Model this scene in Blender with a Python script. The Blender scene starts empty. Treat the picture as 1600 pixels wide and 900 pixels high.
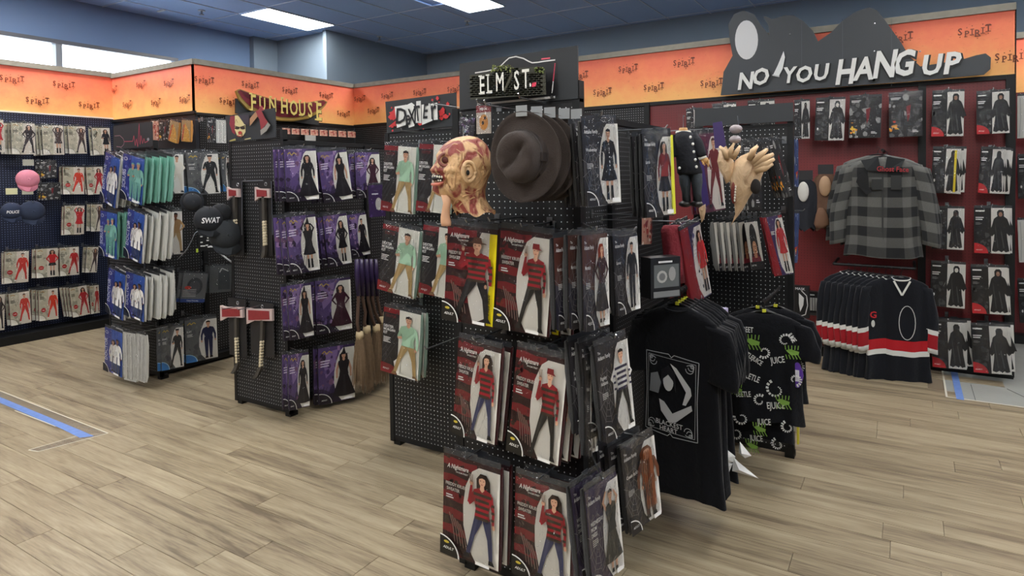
import bpy, math, random
import numpy as np
from mathutils import Vector, Matrix
rnd = random.Random(7)
S = bpy.context.scene
COL = S.collection
PI = math.pi
# ------------------------------------------------------------ camera
FPX, CX, CY, H = 1003.56, 800.0, 304.825, 1.6
YAW, PITCH, ROLL = [math.radians(a) for a in (-31.70624, 1.482253, -0.801068)]
def cam_axes():
    cy, sy, cp, sp = math.cos(YAW), math.sin(YAW), math.cos(PITCH), math.sin(PITCH)
    f = Vector((sy*cp, cy*cp, -sp)); r = Vector((cy, -sy, 0)); u = r.cross(f)
    c, s = math.cos(ROLL), math.sin(ROLL)
    return r*c + u*s, -r*s + u*c, f
RT, UP, FW = cam_axes()
CAM = Vector((0, 0, H))
cd = bpy.data.cameras.new('camera'); cam = bpy.data.objects.new('camera', cd); COL.objects.link(cam)
cd.sensor_width = 36; cd.lens = FPX/1600*36; cd.shift_y = (CY-450)/1600; cd.shift_x = 0
cd.clip_start = .05; cd.clip_end = 100
cam.matrix_world = Matrix(((RT.x, UP.x, -FW.x, 0), (RT.y, UP.y, -FW.y, 0), (RT.z, UP.z, -FW.z, H), (0, 0, 0, 1)))
S.camera = cam
# ------------------------------------------------------------ world, exposure, ceiling light level
w = bpy.data.worlds.new('sky'); S.world = w; w.use_nodes = True
bg = w.node_tree.nodes['Background']; bg.inputs[0].default_value = (.75, .87, 1, 1); bg.inputs[1].default_value = 9.0
S.view_settings.view_transform = 'Standard'; S.view_settings.look = 'None'
S.view_settings.exposure = 0.0; S.view_settings.gamma = 1.0
try: S.view_settings.use_curve_mapping = False
except Exception: pass
PANEL_LIGHT = 29.0          # emission of the real ceiling light diffusers
S.cycles.transparent_max_bounces = 24
CEIL = 3.9
LIGHTS = [(x, y) for x in (-7.49, -4.87, -2.35, .3, 2.9) for y in (-3.2, -.1, 3.0)] + [(-7.49, 6.17), (-4.87, 6.72), (-2.1, 6.3), (.4, 6.3), (2.9, 6.3)]

def ray(x, y): return RT*((x-CX)/FPX) + UP*(-(y-CY)/FPX) + FW
def at(x, y, p0, n):
    "world point where the plane through p0 with normal n is seen at a pixel of the photograph"
    d = ray(x, y); p0 = Vector(p0); n = Vector(n)
    return CAM + d*((p0-CAM).dot(n)/d.dot(n))
def atY(x, y, Y): return at(x, y, (0, Y, 0), (0, 1, 0))
def atX(x, y, X): return at(x, y, (X, 0, 0), (1, 0, 0))
def proj(P):
    v = Vector(P)-CAM; d = v.dot(FW)
    return (CX+FPX*v.dot(RT)/d, CY-FPX*v.dot(UP)/d, d)
def lin(c): return tuple(((v/255)/12.92 if v/255 <= .04045 else ((v/255+.055)/1.055)**2.4) for v in c)

# ------------------------------------------------------------ materials
MATS = {}
def nt(name):
    m = bpy.data.materials.new(name); m.use_nodes = True; t = m.node_tree; t.nodes.clear()
    o = t.nodes.new('ShaderNodeOutputMaterial'); return m, t, o
def N(t, k, **kw):
    n = t.nodes.new(k)
    for a, v in kw.items():
        if a.startswith('i_'):
            key = a[2:]; key = int(key) if key.isdigit() else key.replace('_', ' ')
            n.inputs[key].default_value = v
        else: setattr(n, a, v)
    return n
def L(t, a, ai, b, bi): t.links.new(a.outputs[ai], b.inputs[bi])
def math2(t, op, a, b=None, c=None):
    n = t.nodes.new('ShaderNodeMath'); n.operation = op
    for i, v in enumerate((a, b, c)):
        if v is None: continue
        if isinstance(v, (int, float)): n.inputs[i].default_value = v
        else: t.links.new(v, n.inputs[i])
    return n.outputs[0]
def plain(name, col, rough=.55, metal=0, spec=.5, noise=0, nscale=20, bump=0, bscale=60, sheen=0, sx=1):
    if name in MATS: return MATS[name]
    m, t, o = nt(name); b = N(t, 'ShaderNodeBsdfPrincipled', i_Roughness=rough, i_Metallic=metal)
    b.inputs['Specular IOR Level'].default_value = spec
    c = lin(col)+(1,); b.inputs['Base Color'].default_value = c
    tc = N(t, 'ShaderNodeTexCoord')
    if sheen: b.inputs['Sheen Weight'].default_value = sheen
    if noise:
        nz = N(t, 'ShaderNodeTexNoise', i_Scale=nscale, i_Detail=5.0); L(t, tc, 'Object', nz, 'Vector')
        mx = N(t, 'ShaderNodeMix', data_type='RGBA'); L(t, nz, 'Fac', mx, 0)
        mx.inputs[6].default_value = tuple(v*(1-noise) for v in c[:3])+(1,); mx.inputs[7].default_value = tuple(min(1, v*(1+noise)) for v in c[:3])+(1,)
        L(t, mx, 2, b, 'Base Color')
    if bump:
        nz = N(t, 'ShaderNodeTexNoise', i_Scale=bscale, i_Detail=4.0); L(t, tc, 'Object', nz, 'Vector')
        bp = N(t, 'ShaderNodeBump', i_Strength=bump, i_Distance=.01); L(t, nz, 'Fac', bp, 'Height'); L(t, bp, 'Normal', b, 'Normal')
    L(t, b, 0, o, 0); MATS[name] = m; return m
def printmat(name, rough=.4, bump=0, spec=.4, sheen=0):
    "ink and dye colours stored per face"
    if name in MATS: return MATS[name]
    m, t, o = nt(name); b = N(t, 'ShaderNodeBsdfPrincipled', i_Roughness=rough); b.inputs['Specular IOR Level'].default_value = spec
    a = N(t, 'ShaderNodeAttribute', attribute_name='col'); L(t, a, 'Color', b, 'Base Color')
    if sheen: b.inputs['Sheen Weight'].default_value = sheen
    if bump:
        tc = N(t, 'ShaderNodeTexCoord'); nz = N(t, 'ShaderNodeTexNoise', i_Scale=70.0, i_Detail=4.0); L(t, tc, 'Object', nz, 'Vector')
        bp = N(t, 'ShaderNodeBump', i_Strength=bump, i_Distance=.006); L(t, nz, 'Fac', bp, 'Height'); L(t, bp, 'Normal', b, 'Normal')
    L(t, b, 0, o, 0); MATS[name] = m; return m
def pegmat(name, col, dot, axes, rough=.42, pitch=.0245, r=.095, soft=.04, worn=0):
    m, t, o = nt(name); b = N(t, 'ShaderNodeBsdfPrincipled', i_Roughness=rough)
    g = N(t, 'ShaderNodeNewGeometry'); s = N(t, 'ShaderNodeSeparateXYZ'); L(t, g, 'Position', s, 0)
    ds = []
    for a in axes:
        f = math2(t, 'FRACT', math2(t, 'DIVIDE', math2(t, 'ADD', s.outputs[a], 50.0), pitch)); ds.append(math2(t, 'SUBTRACT', f, .5))
    d = math2(t, 'SQRT', math2(t, 'ADD', math2(t, 'MULTIPLY', ds[0], ds[0]), math2(t, 'MULTIPLY', ds[1], ds[1])))
    mr = N(t, 'ShaderNodeMapRange'); t.links.new(d, mr.inputs['Value'])
    mr.inputs['From Min'].default_value = r; mr.inputs['From Max'].default_value = r+soft; mr.inputs['To Min'].default_value = 1; mr.inputs['To Max'].default_value = 0
    nz = N(t, 'ShaderNodeTexNoise', i_Scale=3.0, i_Detail=6.0); L(t, g, 'Position', nz, 'Vector')
    mx0 = N(t, 'ShaderNodeMix', data_type='RGBA'); L(t, nz, 'Fac', mx0, 0); c = lin(col)
    mx0.inputs[6].default_value = tuple(v*.75 for v in c)+(1,); mx0.inputs[7].default_value = tuple(v*1.25 for v in c)+(1,)
    mx = N(t, 'ShaderNodeMix', data_type='RGBA'); L(t, mr, 0, mx, 0); L(t, mx0, 2, mx, 6); mx.inputs[7].default_value = lin(dot)+(1,)
    L(t, mx, 2, b, 'Base Color'); L(t, b, 0, o, 0); MATS[name] = m; return m
def bandmat():
    m, t, o = nt('orange_banner'); b = N(t, 'ShaderNodeBsdfPrincipled', i_Roughness=.6)
    g = N(t, 'ShaderNodeNewGeometry'); s = N(t, 'ShaderNodeSeparateXYZ'); L(t, g, 'Position', s, 0)
    nz = N(t, 'ShaderNodeTexNoise', i_Scale=6.0, i_Detail=8.0, i_Roughness=.7); L(t, g, 'Position', nz, 'Vector')
    mr = N(t, 'ShaderNodeMapRange', i_From_Min=2.33, i_From_Max=2.88); t.links.new(math2(t, 'ADD', s.outputs[2], math2(t, 'MULTIPLY', math2(t, 'SUBTRACT', nz.outputs[0], .5), .35)), mr.inputs[0])
    r = N(t, 'ShaderNodeValToRGB'); L(t, mr, 0, r, 0); e = r.color_ramp.elements
    e[0].position = .05; e[0].color = lin((248, 184, 108))+(1,); e[1].position = .95; e[1].color = lin((232, 108, 84))+(1,)
    k = r.color_ramp.elements.new(.5); k.color = lin((244, 140, 94))+(1,)
    mp = N(t, 'ShaderNodeMapping'); mp.inputs['Scale'].default_value = (14, 14, 26); L(t, g, 'Position', mp, 0)
    v = N(t, 'ShaderNodeTexNoise', i_Scale=1.6, i_Detail=7.0, i_Roughness=.75); L(t, mp, 0, v, 'Vector')
    cr = N(t, 'ShaderNodeMapRange', i_From_Min=.60, i_From_Max=.70, i_To_Min=0.0, i_To_Max=.35); L(t, v, 'Fac', cr, 0)
    mx = N(t, 'ShaderNodeMix', data_type='RGBA'); L(t, cr, 0, mx, 0); L(t, r, 0, mx, 6); mx.inputs[7].default_value = lin((140, 55, 25))+(1,)
    L(t, mx, 2, b, 'Base Color'); L(t, b, 0, o, 0); return m
def plankmat():
    m, t, o = nt('vinyl_wood_plank'); b = N(t, 'ShaderNodeBsdfPrincipled', i_Roughness=.38); b.inputs['Specular IOR Level'].default_value = .4
    tc = N(t, 'ShaderNodeTexCoord'); oi = N(t, 'ShaderNodeObjectInfo'); g = N(t, 'ShaderNodeNewGeometry')
    ofs = N(t, 'ShaderNodeVectorMath', operation='SCALE'); ofs.inputs[0].default_value = (37, 91, 13); L(t, oi, 'Random', ofs, 'Scale')
    ad = N(t, 'ShaderNodeVectorMath', operation='ADD'); L(t, g, 'Position', ad, 0); L(t, ofs, 0, ad, 1)
    mp = N(t, 'ShaderNodeMapping'); mp.inputs['Scale'].default_value = (1.3, 16, 1); L(t, ad, 0, mp, 0)
    n1 = N(t, 'ShaderNodeTexNoise', i_Scale=1.0, i_Detail=7.0, i_Roughness=.6, i_Distortion=.6); L(t, mp, 0, n1, 'Vector')
    mp2 = N(t, 'ShaderNodeMapping'); mp2.inputs['Scale'].default_value = (8, 130, 1); L(t, ad, 0, mp2, 0)
    n2 = N(t, 'ShaderNodeTexNoise', i_Scale=1.0, i_Detail=4.0, i_Roughness=.6); L(t, mp2, 0, n2, 'Vector')
    f = math2(t, 'ADD', math2(t, 'MULTIPLY', n1.outputs[0], .68), math2(t, 'MULTIPLY', n2.outputs[0], .32))
    f = math2(t, 'ADD', f, math2(t, 'MULTIPLY', math2(t, 'SUBTRACT', oi.outputs['Random'], .5), .10))
    r = N(t, 'ShaderNodeValToRGB'); t.links.new(f, r.inputs[0]); e = r.color_ramp.elements
    e[0].position = .35; e[0].color = lin((102, 89, 72))+(1,); e[1].position = .65; e[1].color = lin((168, 155, 130))+(1,)
    k = r.color_ramp.elements.new(.48); k.color = lin((142, 128, 104))+(1,)
    L(t, r, 0, b, 'Base Color')
    bp = N(t, 'ShaderNodeBump', i_Strength=.12, i_Distance=.002); L(t, n2, 'Fac', bp, 'Height'); L(t, bp, 'Normal', b, 'Normal')
    L(t, b, 0, o, 0); return m
def filmmat(name, rough=.12, tint=(1, 1, 1), base=.0, strength=.6, scale=5.0):
    "clear crinkled polythene: mostly see-through, shiny where it catches a lamp"
    m, t, o = nt(name)
    tc = N(t, 'ShaderNodeTexCoord'); oi = N(t, 'ShaderNodeObjectInfo')
    ofs = N(t, 'ShaderNodeVectorMath', operation='SCALE'); ofs.inputs[0].default_value = (7, 19, 13); L(t, oi, 'Random', ofs, 'Scale')
    ad = N(t, 'ShaderNodeVectorMath', operation='ADD'); L(t, tc, 'Object', ad, 0); L(t, ofs, 0, ad, 1)
    mp = N(t, 'ShaderNodeMapping'); mp.inputs['Scale'].default_value = (1.0, 1, .45); mp.inputs['Rotation'].default_value = (0, .35, 0); L(t, ad, 0, mp, 0)
    n1 = N(t, 'ShaderNodeTexNoise', i_Scale=scale*.45, i_Detail=3.0, i_Roughness=.5, i_Distortion=1.2); L(t, mp, 0, n1, 'Vector')
    v = N(t, 'ShaderNodeTexNoise', i_Scale=scale*1.6, i_Detail=1.0, i_Distortion=2.0); L(t, mp, 0, v, 'Vector')
    h = math2(t, 'ADD', math2(t, 'MULTIPLY', n1.outputs[0], .9), math2(t, 'MULTIPLY', v.outputs[0], .22))
    bp = N(t, 'ShaderNodeBump', i_Strength=strength, i_Distance=.035); t.links.new(h, bp.inputs['Height'])
    tr = N(t, 'ShaderNodeBsdfTransparent'); tr.inputs[0].default_value = tint+(1,)
    gl = N(t, 'ShaderNodeBsdfGlossy', i_Roughness=rough); L(t, bp, 'Normal', gl, 'Normal')
    fr = N(t, 'ShaderNodeFresnel', i_IOR=1.45); L(t, bp, 'Normal', fr, 'Normal')
    fac = math2(t, 'MINIMUM', math2(t, 'ADD', math2(t, 'MULTIPLY', fr.outputs[0], .8), base), .6)
    mx = N(t, 'ShaderNodeMixShader'); t.links.new(fac, mx.inputs[0]); L(t, tr, 0, mx, 1); L(t, gl, 0, mx, 2); L(t, mx, 0, o, 0)
    MATS[name] = m; return m
def emit(name, col, s):
    m, t, o = nt(name); e = N(t, 'ShaderNodeEmission', i_Strength=s); e.inputs[0].default_value = tuple(col)+(1,); L(t, e, 0, o, 0); return m
def plaidmat():
    m, t, o = nt('buffalo_plaid'); b = N(t, 'ShaderNodeBsdfPrincipled', i_Roughness=.9); b.inputs['Sheen Weight'].default_value = .1
    u = N(t, 'ShaderNodeUVMap'); s = N(t, 'ShaderNodeSeparateXYZ'); L(t, u, 0, s, 0)
    a = math2(t, 'GREATER_THAN', math2(t, 'FRACT', s.outputs[0]), .5); c = math2(t, 'GREATER_THAN', math2(t, 'FRACT', s.outputs[1]), .5)
    f = math2(t, 'MULTIPLY', math2(t, 'ADD', math2(t, 'MULTIPLY', a, .35), math2(t, 'MULTIPLY', c, .65)), 1.0)
    r = N(t, 'ShaderNodeValToRGB'); t.links.new(f, r.inputs[0]); e = r.color_ramp.elements
    e[0].position = 0; e[0].color = lin((98, 98, 94))+(1,); e[1].position = 1; e[1].color = lin((24, 25, 27))+(1,)
    g = N(t, 'ShaderNodeNewGeometry'); nz = N(t, 'ShaderNodeTexNoise', i_Scale=160.0); L(t, g, 'Position', nz, 'Vector')
    mx = N(t, 'ShaderNodeMix', data_type='RGBA', blend_type='MULTIPLY'); mx.inputs[0].default_value = .35; L(t, r, 0, mx, 6); L(t, nz, 'Fac', mx, 7); L(t, mx, 2, b, 'Base Color')
    L(t, b, 0, o, 0); return m
def latexmat(name, base, patch, thr=.56, sc=22):
    m, t, o = nt(name); b = N(t, 'ShaderNodeBsdfPrincipled', i_Roughness=.5); b.inputs['Subsurface Weight'].default_value = 0
    tc = N(t, 'ShaderNodeTexCoord'); mp = N(t, 'ShaderNodeMapping'); mp.inputs['Scale'].default_value = (1.0, 1, .62); mp.inputs['Rotation'].default_value = (0, .5, 0); L(t, tc, 'Object', mp, 0)
    nz = N(t, 'ShaderNodeTexNoise', i_Scale=float(sc), i_Detail=2.5, i_Distortion=.7); L(t, mp, 0, nz, 'Vector')
    r = N(t, 'ShaderNodeValToRGB'); L(t, nz, 'Fac', r, 0); e = r.color_ramp.elements
    e[0].position = thr-.05; e[0].color = lin(base)+(1,); e[1].position = thr+.05; e[1].color = lin(patch)+(1,)
    k = e.new(thr-.16); k.color = lin(tuple(min(255, v*1.06) for v in base))+(1,)
    L(t, r, 0, b, 'Base Color')
    n2 = N(t, 'ShaderNodeTexNoise', i_Scale=float(sc*1.8), i_Detail=6.0, i_Distortion=1.5); L(t, mp, 0, n2, 'Vector')
    hh = math2(t, 'SUBTRACT', n2.outputs[0], math2(t, 'MULTIPLY', nz.outputs[0], 1.2))
    bp = N(t, 'ShaderNodeBump', i_Strength=.8, i_Distance=.012); t.links.new(hh, bp.inputs['Height']); L(t, bp, 'Normal', b, 'Normal')
    L(t, b, 0, o, 0); return m

BLK = plain('black_steel', (13, 14, 16), .5, noise=.2, spec=.35)
BOARD = plain('dark_sign_board', (40, 43, 46), .6, noise=.08, nscale=5)
METAL = plain('hook_wire', (150, 152, 155), .3, metal=1)
DARKW = plain('dark_navy_wall', (104, 128, 162), .8, noise=.05, nscale=2)
CEILM = plain('dark_ceiling_tile', (150, 176, 216), .9, noise=.05, nscale=40)
TBAR = plain('ceiling_grid_bar', (190, 204, 222), .6)
CAP = plain('weathered_wood_cap', (128, 124, 112), .75, noise=.25, nscale=18)
PEGY = pegmat('black_pegboard_facing_front', (11, 12, 14), (225, 228, 230), (0, 2), r=.075, rough=.55)
PEGX = pegmat('black_pegboard_facing_side', (10, 11, 13), (190, 194, 200), (1, 2), r=.07, rough=.55)
PEGW = pegmat('navy_pegboard_left_wall', (20, 28, 50), (150, 165, 205), (1, 2))  # pale dots: daylight coming through the holes, put into the colour
REDY = pegmat('red_pegboard', (112, 36, 38), (58, 20, 22), (0, 2))
BAND = bandmat(); PLANK = plankmat()
FILM = filmmat('clear_polythene'); FILM2 = filmmat('crinkled_polythene', base=.03, strength=1.0, scale=4.0, rough=.16)
INK = printmat('printed_card', .42); INKCLOTH = printmat('dyed_cloth', .9, bump=.5, spec=.2, sheen=.15)
PAINT = printmat('moulded_plastic', .45)
TEE = plain('black_cotton', (14, 15, 19), .95, noise=.2, bump=.4, bscale=50, spec=.15, sheen=.08)
PLAID = plaidmat()
CONC = plain('bare_concrete', (150, 152, 146), .6, noise=.12, nscale=7, bump=.1)
TAPE = plain('blue_masking_tape', (100, 130, 190), .6, noise=.2, nscale=30)
CLEART = filmmat('clear_floor_tape', rough=.3, base=.14, strength=.1)
FELT = plain('brown_felt', (62, 54, 50), .95, noise=.12, nscale=30, bump=.3, bscale=200, spec=.2, sheen=.1)
LATEX = latexmat('scarred_latex', (208, 168, 122), (140, 60, 50), .525)
BONE = latexmat('bone_latex', (198, 168, 132), (150, 112, 78), .66, 14)
DIFF = emit('light_diffuser', (1.0, .98, .94), PANEL_LIGHT)

# ------------------------------------------------------------ mesh helpers
class MB:
    def __init__(s): s.v = []; s.f = []; s.c = []; s.uv = []; s.col = (.5, .5, .5); s.mi = []; s.m = 0
    def add(s, vs, fs, col=None, uv=None):
        b = len(s.v); s.v += [tuple(p) for p in vs]
        for k, f in enumerate(fs):
            s.f.append([b+i for i in f]); s.c.append(col or s.col); s.mi.append(s.m)
            s.uv.append([uv[i] for i in f] if uv else [(0, 0)]*len(f))
        return s
    def box(s, x0, x1, y0, y1, z0, z1, col=None):
        return s.add([(x0, y0, z0), (x1, y0, z0), (x1, y1, z0), (x0, y1, z0), (x0, y0, z1), (x1, y0, z1), (x1, y1, z1), (x0, y1, z1)],
                     [(0, 3, 2, 1), (4, 5, 6, 7), (0, 1, 5, 4), (1, 2, 6, 5), (2, 3, 7, 6), (3, 0, 4, 7)], col)
    def loft(s, rings, col=None, cap=True, cols=None, uvs=None, closed=True):
        n = len(rings[0]); b = len(s.v)
        for r in rings: s.v += [tuple(p) for p in r]
        for i in range(len(rings)-1):
            for j in range(n if closed else n-1):
                k = (j+1) % n; s.f.append([b+i*n+j, b+i*n+k, b+(i+1)*n+k, b+(i+1)*n+j]); s.mi.append(s.m)
                s.c.append(cols[i] if cols else (col or s.col))
                if uvs:
                    s.uv.append([uvs(i, j), uvs(i, j+1), uvs(i+1, j+1), uvs(i+1, j)])
                else: s.uv.append([(0, 0)]*4)
        if cap and closed:
            for i in (0, len(rings)-1):
                s.f.append([b+i*n+j for j in (range(n) if i else range(n-1, -1, -1))]); s.mi.append(s.m); s.c.append(cols[min(i, len(cols)-1)] if cols else (col or s.col)); s.uv.append([(0, 0)]*n)
        return s
    def tube(s, path, r, n=8, col=None, cols=None):
        path = [Vector(p) for p in path]; rings = []; up = Vector((0, 0, 1))
        for i, p in enumerate(path):
            d = (path[min(i+1, len(path)-1)]-path[max(i-1, 0)]).normalized()
            a = d.cross(up) if abs(d.z) < .95 else d.cross(Vector((0, 1, 0)))
            a.normalize(); c = d.cross(a)
            rr = r[i] if isinstance(r, (list, tuple)) else r
            rings.append([p+a*math.cos(2*PI*k/n)*rr+c*math.sin(2*PI*k/n)*rr for k in range(n)])
        return s.loft(rings, col, cols=cols)
    def ball(s, c, r, n=10, m=7, col=None):
        r = r if isinstance(r, (list, tuple)) else (r, r, r)
        rings = [[(c[0]+r[0]*math.sin(PI*i/m)*math.cos(2*PI*j/n), c[1]+r[1]*math.sin(PI*i/m)*math.sin(2*PI*j/n), c[2]-r[2]*math.cos(PI*i/m)) for j in range(n)] for i in range(m+1)]
        rings[0] = [(p[0]*.999+c[0]*.001, p[1], p[2]) for p in rings[0]]
        return s.loft(rings, col, cap=False)
    def extrude(s, pts, y0, y1, col=None):
        "outline in x,z given thickness in y"
        n = len(pts)
        return s.add([(x, y0, z) for x, z in pts]+[(x, y1, z) for x, z in pts],
                     [list(range(n)), list(range(2*n-1, n-1, -1))]+[[i, i+n, (i+1) % n+n, (i+1) % n] for i in range(n)], col)
    def mesh(s, name, mats, smooth=False):
        me = bpy.data.meshes.new(name); me.from_pydata(s.v, [], s.f)
        for m in (mats if isinstance(mats, (list, tuple)) else [mats]): me.materials.append(m)
        ca = me.color_attributes.new('col', 'FLOAT_COLOR', 'CORNER'); ul = me.uv_layers.new(name='UVMap')
        cc = []; uu = []
        for f, c, u in zip(s.f, s.c, s.uv):
            cc += [c[0], c[1], c[2], 1.0]*len(f)
            for q in u: uu += [q[0], q[1]]
        ca.data.foreach_set('color', cc); ul.data.foreach_set('uv', uu)
        me.polygons.foreach_set('material_index', s.mi); me.polygons.foreach_set('use_smooth', [smooth]*len(s.f))
        me.update(); return me
    def build(s, name, mats, parent=None, smooth=False):
        o = bpy.data.objects.new(name, s.mesh(name, mats, smooth)); COL.objects.link(o); o.parent = parent; return o
def link(name, me, parent=None):
    o = bpy.data.objects.new(name, me); COL.objects.link(o); o.parent = parent; return o
def short(l):
    for a, b in ((' in a ', ' in '), (' of a ', ' of '), ('woman in ', 'woman, '), (', left wall,', ', left wall'), ('striped sweater and jeans', 'striped sweater'), (' from the post', ' from post'), ('photo edge', 'edge'), (' of the front gondola', ' of front gondola')):
        if len(l.split()) > 14: l = l.replace(a, b)
    return l
def thing(name, label, cat, loc=(0, 0, 0), rz=0, group=None, mat=None):
    label = short(label)
    o = bpy.data.objects.new(name, None); o.empty_display_size = .05; COL.objects.link(o)
    if mat: o.matrix_world = mat
    else: o.matrix_world = Matrix.Translation(Vector(loc)) @ Matrix.Rotation(rz, 4, 'Z')
    o['label'] = label; o['category'] = cat
    if group: o['group'] = group
    return o
def tag(o, label, cat, group=None):
    o['label'] = label; o['category'] = cat
    if group: o['group'] = group
    return o
def struct(o): o['kind'] = 'structure'; return o
def frame(loc, n, lean=0.0, scale=(1, 1, 1)):
    "matrix whose local -y looks along n, x to the viewer's right, z up; lean turns it in its own plane"
    n = Vector(n).normalized(); z = Vector((0, 0, 1)); x = z.cross(-n)*-1
    x = (-n).cross(z).normalized() if True else x
    zz = x.cross(-n).normalized()
    R = Matrix((x, -n, zz)).transposed().to_4x4()
    return Matrix.Translation(Vector(loc)) @ R @ Matrix.Rotation(lean, 4, 'Y') @ Matrix.Diagonal((*scale, 1))

# ------------------------------------------------------------ flat print drawn as thin coloured faces
FONT_CACHE = {}
def glyphs(txt, off=0.0):
    k = (txt, off)
    if k not in FONT_CACHE:
        cu = bpy.data.curves.new('lettering', 'FONT'); cu.body = txt; cu.size = 1; cu.resolution_u = 2; cu.offset = off; cu.align_x = 'CENTER'
        o = bpy.data.objects.new('lettering', cu); me = bpy.data.meshes.new_from_object(o)
        FONT_CACHE[k] = ([(v.co.x, v.co.y) for v in me.vertices], [list(p.vertices) for p in me.polygons])
        bpy.data.objects.remove(o); bpy.data.meshes.remove(me); bpy.data.curves.remove(cu)
    return FONT_CACHE[k]
class Art(MB):
    "local x to the right, z up, every new shape a hair nearer the viewer"
    def __init__(s, asp=1.0, eps=.012, surf=None): super().__init__(); s.asp = asp; s.eps = eps; s.lay = 0; s.surf = surf
    def Y(s, x, z): return (s.surf(x, z) if s.surf else 0) - s.lay*s.eps
    def poly(s, pts, col, up=1):
        s.lay += up; return s.add([(x, s.Y(x, z), z) for x, z in pts], [list(range(len(pts)))], lin(col))
    def rect(s, x0, x1, z0, z1, col): return s.poly([(x0, z0), (x1, z0), (x1, z1), (x0, z1)], col)
    def ell(s, cx, cz, rx, rz, col, n=18, a0=0, a1=2*PI): return s.poly([(cx+rx*math.cos(a0+(a1-a0)*i/n), cz+rz*math.sin(a0+(a1-a0)*i/n)) for i in range(n + (a1-a0 < 6.2))], col)
    def line(s, pts, w, col):
        s.lay += 1
        for (a, b), (c, d) in zip(pts[:-1], pts[1:]):
            dx, dz = (c-a), (d-b); q = math.hypot(dx*s.asp, dz) or 1; nx, nz = -dz/q*w/2/s.asp, dx*s.asp/q*w/2
            P = [(a+nx, b+nz), (a-nx, b-nz), (c-nx, d-nz), (c+nx, d+nz)]
            s.add([(x, s.Y(x, z), z) for x, z in P], [[0, 1, 2, 3]], lin(col))
        return s
    def text(s, txt, x, z, size, col, rot=0, shear=0, off=0, sx=1, align='C'):
        vs, fs = glyphs(txt, off)
        if not vs: return s
        s.lay += 1; x0 = min(v[0] for v in vs); x1 = max(v[0] for v in vs)
        sh = {'C': 0, 'L': -x0, 'R': -x1}[align]; ca, sa = math.cos(rot), math.sin(rot); P = []
        for a, b in vs:
            a = (a+sh)*sx+b*shear; a, b = a*size, b*size; a, b = a*ca-b*sa, a*sa+b*ca
            P.append((x+a/s.asp, s.Y(x+a/s.asp, z+b), z+b))
        return s.add(P, fs, lin(col))
SK = (205, 158, 130); SKD = (120, 78, 58)
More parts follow.
